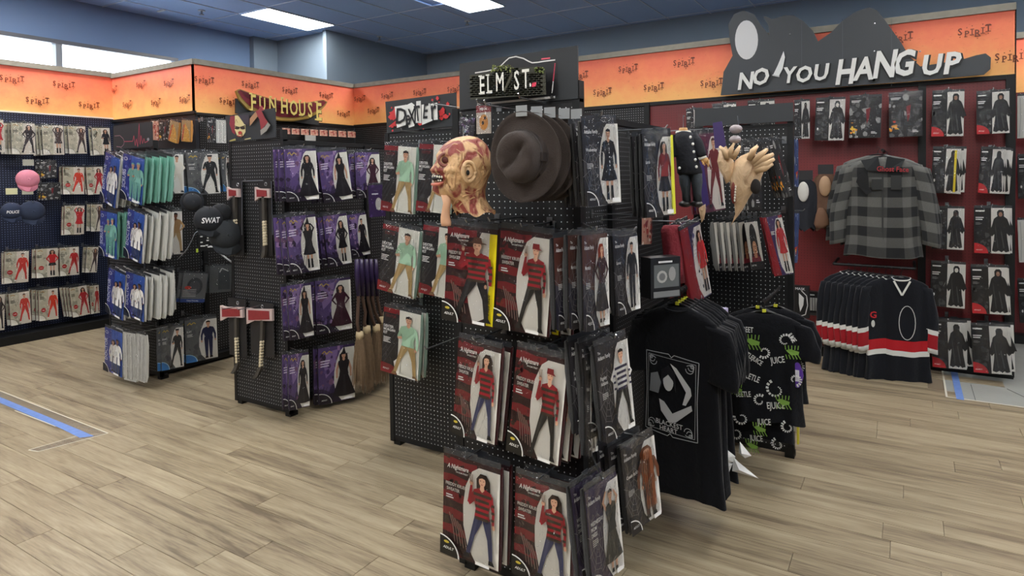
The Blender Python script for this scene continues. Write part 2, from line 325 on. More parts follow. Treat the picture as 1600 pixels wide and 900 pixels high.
def person(A, cx, zt, zb, skin=SK, hair=(45, 30, 24), top=(200, 40, 40), bottom=(40, 40, 46), shoes=(20, 20, 22), pose='down', legs='apart', long=False,
           stripes=None, skirt=0, hat=None, sleeves=True, hood=False, extra=None, fat=1.0):
    Hh = zt-zb
    if hood: fat = fat*.85
    def P(pts): return [(cx+x*Hh*fat/A.asp, zb+z*Hh) for x, z in pts]
    def p(pts, c): A.poly(P(pts), c)
    def m(pts, c): p(pts, c); p([(-x, z) for x, z in pts][::-1], c)
    if hood:
        p([(-.17, .03), (-.13, .30), (-.12, .42), (-.17, .36), (-.20, .42), (-.23, .40), (-.16, .66), (-.13, .78), (-.065, .84), (-.07, .94), (-.035, .99), (.035, .99), (.07, .94), (.065, .84), (.13, .78), (.17, .66), (.24, .44), (.20, .44), (.17, .38), (.12, .44), (.13, .30), (.17, .03), (.10, 0), (.06, .04), (.02, 0), (-.04, .04), (-.1, 0)][::-1], top)
        p([(-.10, .7), (-.04, .1), (-.07, .1), (-.11, .6)], (52, 52, 54)); p([(.02, .5), (.08, .1), (.05, .1), (0, .48)], (62, 62, 64))
        A.ell(cx, zb+.885*Hh, .036*Hh/A.asp, .055*Hh, skin, 10); return
    if long: p([(-.085, .80), (-.09, .93), (-.04, .995), (.04, .995), (.085, .93), (.095, .80), (.07, .70), (-.08, .69)], hair)
    if skirt:
        L0 = .5-skirt
        p([(-.075, .55), (.075, .55), (.10+skirt*.32, L0), (.04, L0-.02), (-.05, L0-.02), (-.10-skirt*.32, L0)], bottom)
        p([(-.01, .5), (.02, .5), (.06, L0), (-.02, L0)], tuple(min(255, v+14) for v in bottom))
        if skirt < .42:
            for sgn in (-1, 1):
                p([(sgn*.02, L0-.015), (sgn*.075, L0-.015), (sgn*.06, .04), (sgn*.03, .04)], skin if shoes != (1, 1, 1) else bottom)
                p([(sgn*.02, .2 if skirt < .3 else .05), (sgn*.068, .2 if skirt < .3 else .05), (sgn*.075, 0), (sgn*.015, 0)], shoes)
    elif legs == 'apart':
        p([(-.10, .52), (0, .52), (-.005, .45), (-.10, .27), (-.165, .04), (-.215, .04), (-.16, .27)], bottom)
        p([(0, .52), (.10, .52), (.125, .27), (.135, .04), (.09, .04), (.065, .27), (.005, .45)], bottom)
        p([(-.085, .5), (-.05, .5), (-.125, .2), (-.145, .2)], tuple(min(255, v+16) for v in bottom))
        p([(-.22, .05), (-.162, .05), (-.165, 0), (-.245, 0)], shoes); p([(.088, .05), (.137, .05), (.165, 0), (.085, 0)], shoes)
    else:
        p([(-.095, .52), (0, .52), (-.01, .27), (-.02, .04), (-.07, .04), (-.085, .27)], bottom)
        p([(0, .52), (.095, .52), (.085, .27), (.07, .04), (.02, .04), (.01, .27)], bottom)
        m([(-.075, .05), (-.018, .05), (-.015, 0), (-.085, 0)], shoes)
    ac = top if sleeves else skin
    if pose == 'hips': m([(.10, .80), (.13, .78), (.205, .66), (.11, .54), (.09, .56), (.16, .66), (.10, .74)], ac)
    elif pose == 'claw':
        p([(-.10, .80), (-.13, .78), (-.19, .64), (-.17, .61), (-.08, .70), (-.09, .75)], ac); p([(-.20, .64), (-.165, .84), (-.135, .85), (-.14, .63)], ac)
        A.ell(cx-.15*Hh*fat/A.asp, zb+.87*Hh, .025*Hh/A.asp, .03*Hh, skin, 8)
        for k in range(4): A.line(P([(-.16+.008*k, .88), (-.185+.018*k, .97)]), .007*Hh, (130, 112, 100))
        p([(.10, .80), (.13, .78), (.16, .6), (.155, .46), (.125, .46), (.125, .6), (.09, .72)], ac); A.ell(cx+.14*Hh/A.asp, zb+.44*Hh, .02*Hh/A.asp, .028*Hh, skin, 8)
    elif pose == 'chest':
        p([(-.10, .80), (-.13, .78), (-.17, .64), (-.05, .60), (-.05, .64), (-.12, .66)], ac); p([(-.17, .63), (-.03, .68), (-.02, .64), (-.15, .595)], skin)
        p([(-.03, .70), (.01, .71), (.02, .62), (-.02, .61)], (35, 35, 38)) if extra == 'jar' else None
        p([(.10, .80), (.13, .78), (.16, .62), (.15, .48), (.12, .48), (.12, .62), (.09, .72)], ac); A.ell(cx+.135*Hh/A.asp, zb+.465*Hh, .02*Hh/A.asp, .028*Hh, skin, 8)
    elif pose == 'up': 
        p([(-.10, .80), (-.12, .76), (-.19, .88), (-.10, 1.0), (-.08, .98), (-.145, .88)], ac); p([(.10, .80), (.12, .76), (.18, .86), (.09, .97), (.07, .95), (.135, .86)], ac)
    else:
        m([(.10, .80), (.13, .78), (.17, .62), (.165, .48), (.135, .48), (.125, .62), (.09, .72)], ac)
        for sgn in (-1, 1): A.ell(cx+sgn*.15*Hh/A.asp, zb+.465*Hh, .02*Hh/A.asp, .03*Hh, skin, 8)
    p([(-.04, .84), (.04, .84), (.115, .81), (.12, .74), (.085, .60), (.10, .50), (-.10, .50), (-.085, .60), (-.12, .74), (-.115, .81)], top)
    if stripes:
        k = 0; z = .78
        while z > .5:
            w0 = .116 if z > .72 else .088+.0*z; p([(-w0, z), (w0, z), (w0, z-.033), (-w0, z-.033)], stripes); z -= .066
        for sgn in (-1, 1):
            if pose != 'claw' or sgn > 0:
                for z in (.70, .62, .54): p([(sgn*.12, z), (sgn*.158, z), (sgn*.16, z-.028), (sgn*.122, z-.028)], stripes)
    p([(-.022, .88), (.022, .88), (.03, .83), (0, .80), (-.03, .83)], skin)
    A.ell(cx, zb+.925*Hh, .043*Hh*fat/A.asp, .06*Hh, skin, 12)
    if long: p([(-.055, .93), (-.03, .992), (.03, .992), (.055, .93), (.04, .955), (0, .965), (-.04, .95)], hair)
    else: p([(-.047, .93), (-.045, .98), (0, 1.0), (.045, .98), (.047, .93), (.035, .955), (-.035, .955)], hair)
    for sgn in (-1, 1): p([(sgn*.012, .928), (sgn*.028, .928), (sgn*.026, .936), (sgn*.014, .936)], (50, 32, 28))
    p([(-.014, .888), (.014, .888), (.01, .896), (-.01, .896)], (150, 70, 66))
    if hat == 'fedora': p([(-.10, .955), (.10, .955), (.085, .965), (.05, .97), (.04, 1.03), (-.03, 1.035), (-.05, .97), (-.09, .965)], (80, 52, 42))
    if hat == 'cap': p([(-.05, .95), (.085, .94), (.05, .965), (.045, 1.01), (-.045, 1.01)], (110, 30, 32))
    if hat == 'witch': p([(-.11, .95), (.11, .95), (.045, .975), (.01, 1.13), (-.045, .975)], (18, 16, 20))
    if hat == 'police': p([(-.05, .955), (.05, .955), (.06, 1.0), (-.06, 1.0)], (16, 18, 26))
    if extra == 'buttons':
        for z in (.78, .72, .66, .6, .54, .48, .42): A.ell(cx, zb+z*Hh, .008*Hh/A.asp, .011*Hh, (240, 240, 236), 6)
    if extra == 'coat': p([(-.10, .52), (-.01, .80), (-.02, .3), (-.12, .3)], (238, 238, 236)); p([(.10, .52), (.01, .80), (.02, .3), (.12, .3)], (238, 238, 236))
ASP = .62
def smalltext(A, x, z, lines, wd=.2, col=(235, 235, 230), h=.012):
    r = random.Random(int(x*100+z*1000))
    for i in range(lines): A.rect(x, x+wd*r.uniform(.6, 1), z-i*h*1.9-h, z-i*h*1.9, col)
def ovalpanel(A, col=(226, 222, 212)):
    A.poly([(.5, -.985), (.12, -.985), (-.02, -.86), (-.08, -.66), (-.07, -.46), (0, -.26), (.10, -.1), (.18, -.045), (.5, -.045)], col)
def corner(A, col=(20, 20, 22), ring=(230, 230, 226), r=.3):
    A.poly([(-.5, -1)]+[(-.5+(r+.02)*math.sin(a)*1.1, -1+(r*.62+.012)*math.cos(a)) for a in [i*PI/2/8 for i in range(9)]][::-1], ring)
    A.poly([(-.5, -1)]+[(-.5+r*math.sin(a)*1.1, -1+r*.62*math.cos(a)) for a in [i*PI/2/8 for i in range(9)]][::-1], col)
def bgart(kind):
    A = Art(ASP, .010); return A
def noiseblots(A, x0, x1, z0, z1, cols, n, seed, s=.05):
    r = random.Random(seed)
    for i in range(n):
        cx, cz = r.uniform(x0, x1), r.uniform(z0, z1); k = r.randint(5, 8); rr = r.uniform(.4, 1)*s
        A.lay -= 1 if i % 6 else 0
        A.poly([(min(x1, max(x0, cx+rr*1.5*r.uniform(.5, 1)*math.cos(2*PI*j/k))), min(z1, max(z0, cz+rr*r.uniform(.5, 1.2)*math.sin(2*PI*j/k)))) for j in range(k)], r.choice(cols))
def freddy(kind):
    A = bgart(0); A.rect(-.5, .5, -1, 0, (46, 18, 20))
    for i, z in enumerate((-.03, -.20, -.37, -.54, -.71)):
        A.poly([(-.5, z), (-.34, z+.01), (-.1, z-.01), (.1, z), (.1, z-.075), (-.2, z-.09), (-.5, z-.07)], (122, 26, 32)); A.lay -= 1
    noiseblots(A, -.5, 0, -1, 0, [(58, 38, 30), (96, 20, 26), (34, 18, 18)], 26, kind == 'm')
    if kind == 'plus': A.rect(.36, .5, -.98, -.05, (246, 226, 20)); A.poly([(.38, -.9), (.1, -.985), (0, -.80), (-.06, -.6), (.05, -.35), (.16, -.1), (.2, -.045), (.36, -.045), (.36, -.3), (.42, -.5), (.36, -.7)], (222, 218, 210))
    else: A.poly([(.5, -.985), (.10, -.985), (-.04, -.86), (-.12, -.66), (-.13, -.46), (-.09, -.26), (.02, -.1), (.14, -.045), (.5, -.045)], (226, 222, 212))
    for k in range(5): A.line([(-.38+.05*k, -.58-.02*k), (-.31+.055*k, -.70-.02*k), (-.27+.055*k, -.86-.01*k)], .007, (150, 122, 114)); A.line([(-.36+.05*k, -.58-.02*k), (-.29+.055*k, -.70-.02*k)], .006, (110, 60, 54))
    A.text('A Nightmare', -.42, -.125, .062, (240, 236, 230), rot=.03, shear=.2, sx=.72, off=.02, align='L')
    A.text('ON ELM STREET', -.26, -.155, .022, (240, 236, 230), sx=.85, off=.01, align='L')
    A.text('FREDDY KRUEGER', -.44, -.30, .046, (238, 232, 224), sx=.72, align='L', off=.005); A.text('SWEATER', -.42, -.35, .046, (238, 232, 224), sx=.72, align='L', off=.005)
    smalltext(A, -.43, -.39, 2, .17)
    if kind == 'f': person(A, .23, -.085, -.95, fat=.95, top=(150, 30, 40), stripes=(56, 44, 34), bottom=(58, 62, 98), shoes=(26, 24, 28), pose='claw', long=True)
    elif kind == 'm': person(A, .23, -.11, -.96, fat=.95, hair=(60, 30, 26), top=(142, 30, 38), stripes=(56, 44, 34), bottom=(40, 38, 36), shoes=(34, 30, 28), pose='claw', hat='cap')
    else:
        person(A, .16, -.12, -1.35+.40, hair=(60, 40, 36), top=(142, 30, 38), stripes=(56, 44, 34), bottom=(34, 32, 34), shoes=(24, 24, 26), pose='claw', hat='fedora', fat=1.45)
        A.text('Plus Size', .455, -.86, .075, (20, 20, 20), rot=PI/2, shear=.15, sx=.8, off=.01, align='L')
    corner(A, (26, 24, 20)); A.text('ADULT', -.44, -.935, .036, (240, 240, 236), shear=.2, off=.01, align='L'); A.ell(-.38, -.865, .05, .014, (190, 170, 60), 8)
    A.rect(.14, .38, -.975, -.945, (236, 234, 230)); return A
def dexter():
    A = bgart(0); A.rect(-.5, .5, -1, 0, (34, 32, 34)); A.rect(-.06, .5, -1, 0, (226, 226, 216)); A.rect(-.5, -.06, -.075, 0, (128, 22, 30))
    for k in range(6): A.line([(-.48, -.9+.11*k), (-.1, -.5+.09*k)], .012, (58, 56, 60))
    A.text('DEXTER', -.28, -.14, .06, (110, 20, 28), off=.01, sx=.8)
    for i, s in enumerate(('DEXTER', 'MORGAN', 'KIT')): A.text(s, -.47, -.30-i*.052, .056, (240, 240, 238), off=.02, sx=.82, align='L')
    smalltext(A, -.46, -.45, 4, .22)
    A.poly([(-.5, -1), (-.06, -1), (-.06, -.90), (-.25, -.86), (-.5, -.85)], (118, 28, 32)); A.text('ADULT', -.44, -.95, .034, (240, 240, 238), align='L', off=.01)
    A.poly([(-.15, -.80), (-.02, -.72), (.03, -.82), (.02, -.93), (-.03, -.99), (-.1, -.93)], (240, 238, 232))
    person(A, .22, -.055, -.99, hair=(34, 24, 22), top=(160, 196, 168), bottom=(176, 148, 98), shoes=(120, 90, 60), pose='chest', extra='jar', fat=1.15)
    A.rect(.26, .46, -.99, -.97, (200, 200, 196)); return A
def witch(v):
    A = bgart(0); A.rect(-.5, .5, -1, 0, (58, 42, 82)); r = random.Random(v)
    A.poly([(-.5, 0), (.2, 0), (.0, -.4), (-.2, -.8), (-.5, -.7)], (90, 70, 124)); A.poly([(-.4, -.1), (.05, -.06), (-.05, -.4), (-.3, -.55)], (138, 112, 168))
    noiseblots(A, -.5, .1, -.95, 0, [(108, 88, 144), (76, 54, 104), (156, 124, 172), (48, 32, 64), (120, 84, 120)], 34, v, .07)
    A.poly([(-.5, -1), (.1, -1), (.0, -.82), (-.3, -.84), (-.5, -.78)], (34, 24, 44)); ovalpanel(A, (224, 222, 214))
    for k in range(7): A.line([(-.5+.08*k, -.98), (-.48+.09*k, -.80+.05*r.random()), (-.44+.09*k, -.70)], .008, (40, 26, 56))
    A.text('Spooky', -.38, -.12, .075, (196, 160, 70), shear=.3, sx=.8, off=.01, align='L') if v == 9 else A.line([(-.4, -.1), (-.33, -.06), (-.28, -.12), (-.2, -.07), (-.12, -.11)], .016, (196, 164, 80))
    for i in range(3): A.line([(-.45, -.24-i*.045), (-.22+.04*r.random(), -.235-i*.045)], .02, (226, 216, 236))
    kw = [dict(skirt=.46, pose='down', long=True), dict(skirt=.46, pose='down', long=True, hat='witch', sleeves=False), dict(skirt=.44, pose='hips', long=True, top=(60, 20, 40), bottom=(54, 18, 36)), dict(skirt=.2, pose='up', long=True, hat='witch'), dict(skirt=.16, pose='hips', long=True), dict(skirt=.46, pose='chest', hood=False)][v % 6]
    d = dict(hair=(36, 24, 24), top=(28, 24, 30), bottom=(26, 22, 30), shoes=(16, 14, 18)); d.update(kw)
    person(A, .19, -.12, -.93, **d); corner(A, (30, 24, 34)); A.text('ADULT', -.44, -.94, .03, (240, 240, 238), align='L', off=.01); A.rect(.18, .42, -.975, -.935, (236, 234, 232)); return A
def doctor(v):
    A = bgart(0); A.rect(-.5, .5, -1, 0, (52, 66, 150)); A.poly([(-.1, 0), (.5, 0), (.5, -1), (.05, -1), (-.1, -.5)], (60, 98, 186)); noiseblots(A, -.5, 0, -1, 0, [(84, 84, 176), (60, 58, 140), (120, 128, 206)], 22, v)
    A.text('DOCTOR' if v else 'SCRUBS', -.33, -.75, .14, (214, 218, 240), rot=PI/2, off=.02, align='L', sx=.85); A.ell(-.36, -.1, .09, .04, (210, 214, 224), 10); A.ell(-.36, -.1, .06, .026, (60, 66, 150), 10)
    if v:
        person(A, .02, -.22, -.95, hair=(40, 26, 22), top=(234, 232, 228), bottom=(70, 84, 128), pose='down', long=True, legs='t', extra='coat', fat=1.15)
        person(A, .30, -.16, -.97, skin=SKD, hair=(20, 16, 16), top=(236, 234, 230), bottom=(60, 76, 120), pose='down', legs='t', extra='coat', fat=1.15)
    else:
        person(A, .02, -.14, -.95, top=(122, 178, 166), bottom=(112, 172, 164), hair=(122, 180, 170), shoes=(210, 220, 230), pose='chest', legs='t', fat=1.2)
        person(A, .30, -.10, -.97, top=(128, 184, 172), bottom=(118, 176, 168), hair=(126, 184, 172), shoes=(210, 220, 230), pose='chest', legs='t', fat=1.2)
    corner(A, (20, 26, 40)); A.rect(.1, .4, -.98, -.94, (240, 240, 240)); return A
def swat(v):
    A = bgart(0); A.rect(-.5, .5, -1, 0, (92, 94, 96)); noiseblots(A, -.5, .1, -1, 0, [(104, 106, 106), (80, 82, 86), (70, 72, 76)], 26, v, .09); ovalpanel(A, (222, 220, 214))
    A.line([(-.42, -.12), (-.34, -.07), (-.3, -.12), (-.22, -.07), (-.16, -.11)], .018, (190, 160, 60))
    A.text(('SWAT', 'SUIT', 'RESCUE', 'CHIEF', 'PILOT')[v % 5], -.45, -.30, .06, (232, 232, 230), off=.01, align='L', sx=.8) ; smalltext(A, -.44, -.34, 3, .2, (200, 200, 198))
    kw = [dict(top=(30, 32, 36), bottom=(30, 32, 36), hat='police', pose='chest'), dict(top=(34, 40, 74), bottom=(34, 40, 74), pose='down', legs='t'), dict(top=(172, 138, 96), bottom=(176, 150, 110), pose='hips', fat=1.35, skin=SKD, hair=(24, 18, 18), shoes=(24, 22, 22)),
          dict(top=(20, 20, 22), bottom=(18, 18, 20), legs='t', skin=SKD, hat='police'), dict(top=(222, 216, 206), bottom=(214, 208, 198), pose='hips', fat=1.2)][v % 5]
    d = dict(hair=(40, 28, 22), shoes=(14, 14, 16)); d.update(kw); person(A, .22, -.07, -.96, **d)
    corner(A, (52, 110, 170), (160, 200, 226)); return A
def ladies(v):
    A = bgart(0); A.rect(-.5, .5, -1, 0, (196, 190, 168)); A.rect(.0, .5, -1, 0, (222, 214, 200)); noiseblots(A, -.5, 0, -1, 0, [(176, 172, 152), (208, 204, 184), (160, 158, 140)], 22, v, .09)
    A.line([(-.42, -.08), (-.3, -.05), (-.2, -.09)], .02, (170, 130, 60)); smalltext(A, -.44, -.22, 3, .24, (84, 78, 66), .018)
    if v < 6: A.ell(-.27, -.66, .12, .07, (186, 34, 38), 12); A.text('NEW', -.27, -.675, .04, (240, 220, 210), off=.01)
    kw = [dict(top=(206, 52, 40), bottom=(204, 50, 42), shoes=(230, 224, 214)), dict(top=(196, 40, 44), bottom=(44, 46, 44), skirt=.1, pose='hips', long=True), dict(top=(184, 44, 46), bottom=(186, 60, 56), pose='chest', shoes=(24, 22, 24)),
          dict(top=(196, 34, 40), bottom=(196, 34, 40), skirt=.14, pose='up', long=True), dict(top=(176, 40, 48), bottom=(172, 44, 50), long=True, pose='hips', shoes=(176, 50, 50)), dict(top=(214, 64, 40), bottom=(212, 60, 42), shoes=(230, 224, 214), pose='down'),
          dict(top=(44, 34, 36), bottom=(44, 34, 38), pose='hips', long=True), dict(top=(76, 58, 54), bottom=(70, 52, 50), skirt=.12, pose='up', long=True), dict(top=(82, 62, 58), bottom=(64, 54, 56), pose='up', long=True, legs='apart'), dict(top=(22, 24, 36), bottom=(20, 22, 34), skirt=.12, pose='chest', long=True)][v]
    d = dict(hair=(60, 38, 28), shoes=(18, 16, 18)); d.update(kw); person(A, .24, -.05, -.95, **d)
    corner(A, (226, 222, 210), (110, 104, 92)); return A
def web(v):
    A = bgart(0); A.rect(-.5, .5, -1, 0, (46, 44, 48)) if v not in (2, 6) else A.rect(-.5, .5, -1, 0, (52, 42, 72) if v == 6 else (84, 50, 44)); r = random.Random(v)
    if v == 2: A.poly([(-.5, -1), (.1, -1), (-.05, -.6), (-.5, -.5)], (40, 38, 52))
    cx, cz = -.25, -.55
    for k in range(9):
        a = k*.7; A.line([(cx, cz), (cx+.3*math.cos(a), cz+.3*math.sin(a))], .004, (140, 138, 138))
    for q in (.08, .15, .22, .28):
        A.line([(max(-.49, cx+q*math.cos(k*.7)), cz+q*math.sin(k*.7)) for k in range(10)], .004, (128, 126, 128))
    ovalpanel(A, (228, 226, 220))
    A.text('The', -.45, -.09, .04, (238, 238, 236), off=.01, align='L', sx=.8); A.text('Addams Family', -.46, -.15, .058, (240, 240, 238), off=.015, sx=.66, align='L')
    t = {0: ('Wednesday',), 1: ('Pugsley', 'Addams'), 2: ('Morticia',), 3: ('Gomez',), 4: ('Cousin Itt Kit',), 5: ('Lurch',), 6: ('WEDNESDAY', 'PROM', 'DRESS')}[v]
    for i, s in enumerate(t): A.text(s, -.44, -.36-i*.055, .055, (236, 236, 234), off=.015, sx=.72, align='L')
    smalltext(A, -.43, -.50, 4, .18, (200, 200, 198), .009)
    kw = [dict(top=(26, 24, 28), bottom=(24, 24, 28), skirt=.22, extra='buttons', shoes=(16, 16, 16)), dict(top=(228, 226, 220), stripes=(50, 46, 70), bottom=(26, 26, 30), legs='apart', pose='hips', hair=(30, 22, 20), fat=1.25),
          dict(top=(58, 26, 32), bottom=(44, 42, 46), pose='hips', hair=(150, 60, 30), skirt=.34, long=True), dict(top=(40, 40, 44), bottom=(44, 44, 48), pose='down', legs='t', hair=(20, 18, 20)),
          dict(top=(104, 58, 36), bottom=(70, 50, 48), pose='down', hair=(112, 62, 38), long=True, legs='t', fat=1.5), dict(top=(120, 44, 44), bottom=(36, 34, 38), skirt=.2, hair=(60, 50, 40), long=True),
          dict(top=(40, 42, 44), bottom=(46, 48, 46), skirt=.36, pose='up', sleeves=False, hair=(24, 20, 22))][v]
    d = dict(hair=(30, 24, 26), shoes=(18, 18, 20)); d.update(kw); person(A, .18, -.1, -.94, **d)
    if v == 4:
        for k in range(9): A.line([(.08+.028*k, -.16), (.06+.03*k, -.5), (.06+.033*k, -.82)], .012, r.choice([(150, 82, 46), (110, 58, 34), (90, 46, 28)]))
    if v == 5: A.poly([(.42, -.03), (.5, -.03), (.5, -.98), (.36, -.98)], (214, 214, 60))
    corner(A, (34, 32, 34), r=.27); A.text('ADULT', -.44, -.93, .034, (238, 238, 236), off=.01, align='L'); A.rect(.2, .42, -.97, -.92, (240, 240, 238)); return A
def reaper(v):
    A = bgart(0); A.rect(-.5, .5, -1, 0, (22, 22, 24)); A.rect(-.02, .5, -1, 0, (214, 212, 206))
    smalltext(A, -.46, -.05, 1, .34, (225, 225, 222), .03); smalltext(A, -.46, -.2, 2, .24, (225, 225, 222), .022); smalltext(A, -.46, -.32, 3, .2, (120, 120, 120), .01)
    noiseblots(A, -.5, -.05, -.95, -.4, [(44, 44, 48), (30, 30, 34), (64, 64, 66)], 16, v, .08)
    person(A, .24, -.03, -.97, skin=((210, 206, 196), (150, 110, 90), (60, 40, 38), (26, 26, 28))[v % 4], top=(26, 26, 28), hood=True, fat=(1.0, 1.1, .95, 1.05)[v % 4])
    if v % 2: corner(A, (186, 38, 44), (186, 38, 44), .34); A.text('ADULT', -.45, -.94, .036, (240, 220, 214), off=.01, align='L')
    else: A.ell(-.4, -.72, .03, .035, (220, 220, 216), 8)
    if v == 6: A.rect(.28, .36, -.98, -.03, (228, 206, 40))
    return A
def foil(v):
    A = bgart(0); A.rect(-.5, .5, -1, 0, (40, 40, 42)); noiseblots(A, -.5, .5, -1, 0, [(70, 70, 72), (150, 150, 148), (28, 28, 30), (96, 96, 96)], 30, v, .09)
    A.poly([(.02, -.3), (.16, -.26), (.12, -.55), (.06, -.66)], (120, 26, 34)); noiseblots(A, -.5, -.15, -.9, -.62, [(236, 150, 40), (200, 60, 40), (240, 200, 60)], 9, v+3, .05)
    smalltext(A, -.44, -.08, 2, .3, (230, 230, 228), .016); smalltext(A, .2, -.85, 2, .2, (230, 230, 228), .016); return A
def redbag(v):
    A = bgart(0)
    if v == 0:
        A.rect(-.5, .5, -1, 0, (140, 24, 36)); A.poly([(-.1, 0), (.5, 0), (.5, -1), (.1, -1), (-.1, -.4)], (58, 52, 86)); ovalpanel(A, (220, 214, 208)); noiseblots(A, -.05, .2, -1, -.1, [(90, 90, 130), (200, 200, 206), (40, 38, 60)], 14, 5)
        for i in range(3): A.rect(-.02, .16, -.32-i*.045, -.295-i*.045, (230, 230, 230))
        person(A, .32, -.1, -.92, top=(196, 50, 50), bottom=(190, 50, 50), skirt=.1, long=True, shoes=(30, 26, 30))
    elif v == 1:
        A.rect(-.5, .5, -1, 0, (150, 26, 38)); A.poly([(-.3, 0), (.3, 0), (.5, -1), (-.1, -1)], (64, 48, 96)); ovalpanel(A, (224, 222, 216)); smalltext(A, -.22, -.25, 3, .2)
        person(A, .24, -.06, -.95, top=(186, 44, 46), bottom=(186, 44, 46), skirt=.14, long=True, shoes=(26, 22, 28))
    elif v == 2:
        A.rect(-.5, .5, -1, 0, (92, 44, 66)); noiseblots(A, -.5, .1, -1, 0, [(120, 50, 74), (70, 30, 60), (150, 90, 110)], 20, 8); A.poly([(-.5, -.3), (-.2, -.35), (-.1, -.9), (-.5, -.95)], (70, 52, 120)); ovalpanel(A, (224, 216, 206))
        person(A, .22, -.06, -.95, top=(122, 50, 50), bottom=(116, 46, 48), hair=(90, 60, 50), pose='hips')
    elif v == 3:   # boxed wig
        A.rect(-.5, .5, -1, 0, (222, 218, 208)); A.ell(0, -.36, .27, .33, (34, 34, 36)); A.poly([(-.42, -.95), (-.3, -.66), (.3, -.66), (.44, -.95)], (122, 34, 46)); A.ell(0, -.55, .17, .15, (196, 140, 104)); A.rect(-.1, .1, -.76, -.66, (190, 130, 96))
        for s in (-1, 1): A.poly([(s*.15, -.3), (s*.27, -.4), (s*.3, -.75), (s*.17, -.72)], (30, 30, 32)); A.ell(s*.07, -.52, .025, .012, (30, 22, 22), 8)
        A.ell(0, -.62, .04, .014, (60, 20, 30), 8); A.rect(-.5, .5, -1, -.84, (24, 22, 26)); A.text('ADULT WIG', -.44, -.93, .05, (240, 240, 240), off=.01, sx=.8, align='L')
    return A
def blister():
    A = bgart(0); A.rect(-.5, .5, -1, 0, (96, 98, 100)); A.ell(.02, -.45, .32, .3, (60, 62, 66)); A.ell(.02, -.45, .22, .2, (74, 76, 80)); A.ell(-.25, -.5, .14, .06, (186, 60, 48), 10)
    A.rect(-.5, .5, -1, -.88, (40, 66, 130)); A.text('TACTICAL', 0, -.965, .06, (220, 226, 240), off=.01, sx=1.1)
    for k in range(5): A.line([(-.45, -.6-.05*k), (.1, -.55-.06*k)], .014, (190, 190, 190))
    return A
def greybag():
    A = bgart(0); A.rect(-.5, .5, -1, 0, (84, 88, 90)); A.poly([(-.1, -.2), (.4, -.2), (.45, -.9), (-.1, -.9)], (64, 68, 72)); A.line([(-.05, -.25), (.05, -.1), (.35, -.22)], .03, (190, 192, 194)); return A
def coatback():
    A = bgart(0); A.rect(-.5, .5, -1, 0, (214, 214, 208)); 
    for k in range(7): A.line([(-.42+.13*k, -.05-.03*(k % 2)), (-.40+.13*k, -.5), (-.44+.13*k, -.97)], .02, ((186, 188, 184), (232, 232, 228), (120, 124, 124))[k % 3])
    return A
def greenback():
    A = bgart(0); A.rect(-.5, .5, -1, 0, (128, 186, 168))
    for k in range(6): A.line([(-.42+.15*k, 0), (-.40+.15*k, -.5), (-.44+.15*k, -1)], .024, ((96, 156, 140), (160, 210, 194))[k % 2])
    return A
def tanbag():
    A = bgart(0); A.rect(-.5, .5, -1, 0, (176, 150, 110)); A.poly([(-.1, -.1), (.3, -.5), (.5, -1), (-.4, -1)], (214, 160, 70)); A.line([(-.2, -.2), (-.4, -.95)], .07, (206, 60, 40)); noiseblots(A, -.3, .5, -1, -.3, [(230, 190, 110), (150, 120, 90)], 14, 4); return A
def pinkcard():
    A = bgart(0); A.rect(-.5, .5, -1, 0, (200, 150, 130)); noiseblots(A, -.5, .5, -1, 0, [(230, 214, 196), (180, 80, 70), (120, 70, 60), (150, 60, 60)], 18, 2, .13); return A
def purplecard():
    A = bgart(0); A.rect(-.5, .5, -1, 0, (58, 36, 86)); noiseblots(A, -.5, .5, -1, 0, [(84, 56, 120), (40, 26, 60)], 12, 2, .1); A.rect(-.3, .1, -.3, -.26, (220, 220, 230)); A.ell(.1, -.6, .2, .2, (190, 190, 186)); return A
def facepack():
    A = bgart(0); A.rect(-.5, .5, -1, 0, (196, 186, 172)); A.rect(-.5, .5, -.25, 0, (140, 60, 60)); A.ell(0, -.6, .3, .28, (206, 140, 60)); A.ell(-.05, -.62, .08, .07, (40, 26, 16)); A.ell(.1, -.45, .09, .06, (60, 40, 20)); A.text('MASK', 0, -.17, .13, (240, 236, 230), off=.01); return A
def flash():
    A = bgart(0); A.rect(-.5, .5, -1, 0, (36, 32, 44)); noiseblots(A, -.5, .5, -1, 0, [(60, 50, 80), (130, 160, 180), (90, 60, 110), (200, 210, 220)], 18, 12, .12); A.text('KIT', .1, -.6, .2, (230, 236, 240), rot=1.2, off=.01); return A
def skirtbag():
    A = bgart(0); A.rect(-.5, .5, -1, 0, (196, 196, 190)); 
    for k in range(4): A.line([(-.3+.16*k, 0), (-.25+.16*k, -1)], .03, (50, 50, 52)); A.line([(-.26+.16*k, 0), (-.21+.16*k, -1)], .014, (196, 190, 80))
    A.ell(-.15, -.62, .1, .07, (150, 150, 60)); return A
def bluebag():
    A = bgart(0); A.rect(-.5, .5, -1, 0, (60, 76, 128)); noiseblots(A, -.5, .5, -1, 0, [(90, 110, 160), (40, 50, 90), (150, 160, 180)], 14, 3, .1); A.poly([(-.1, -.7), (.4, -.66), (.2, -.85)], (196, 60, 40)); A.ell(.1, -.75, .08, .03, (220, 180, 60)); return A
DES = {}
DESF = dict(ff=lambda: freddy('f'), fm=lambda: freddy('m'), fp=lambda: freddy('plus'), dx=dexter, dr1=lambda: doctor(1), dr0=lambda: doctor(0), foil=lambda: foil(1), foil2=lambda: foil(7),
            red0=lambda: redbag(0), red1=lambda: redbag(1), red2=lambda: redbag(2), wig=lambda: redbag(3), blister=blister, grey=greybag, coat=coatback, green=greenback, tan=tanbag, pink=pinkcard, purple=purplecard, face=facepack, flash=flash, skirt=skirtbag, blue=bluebag)
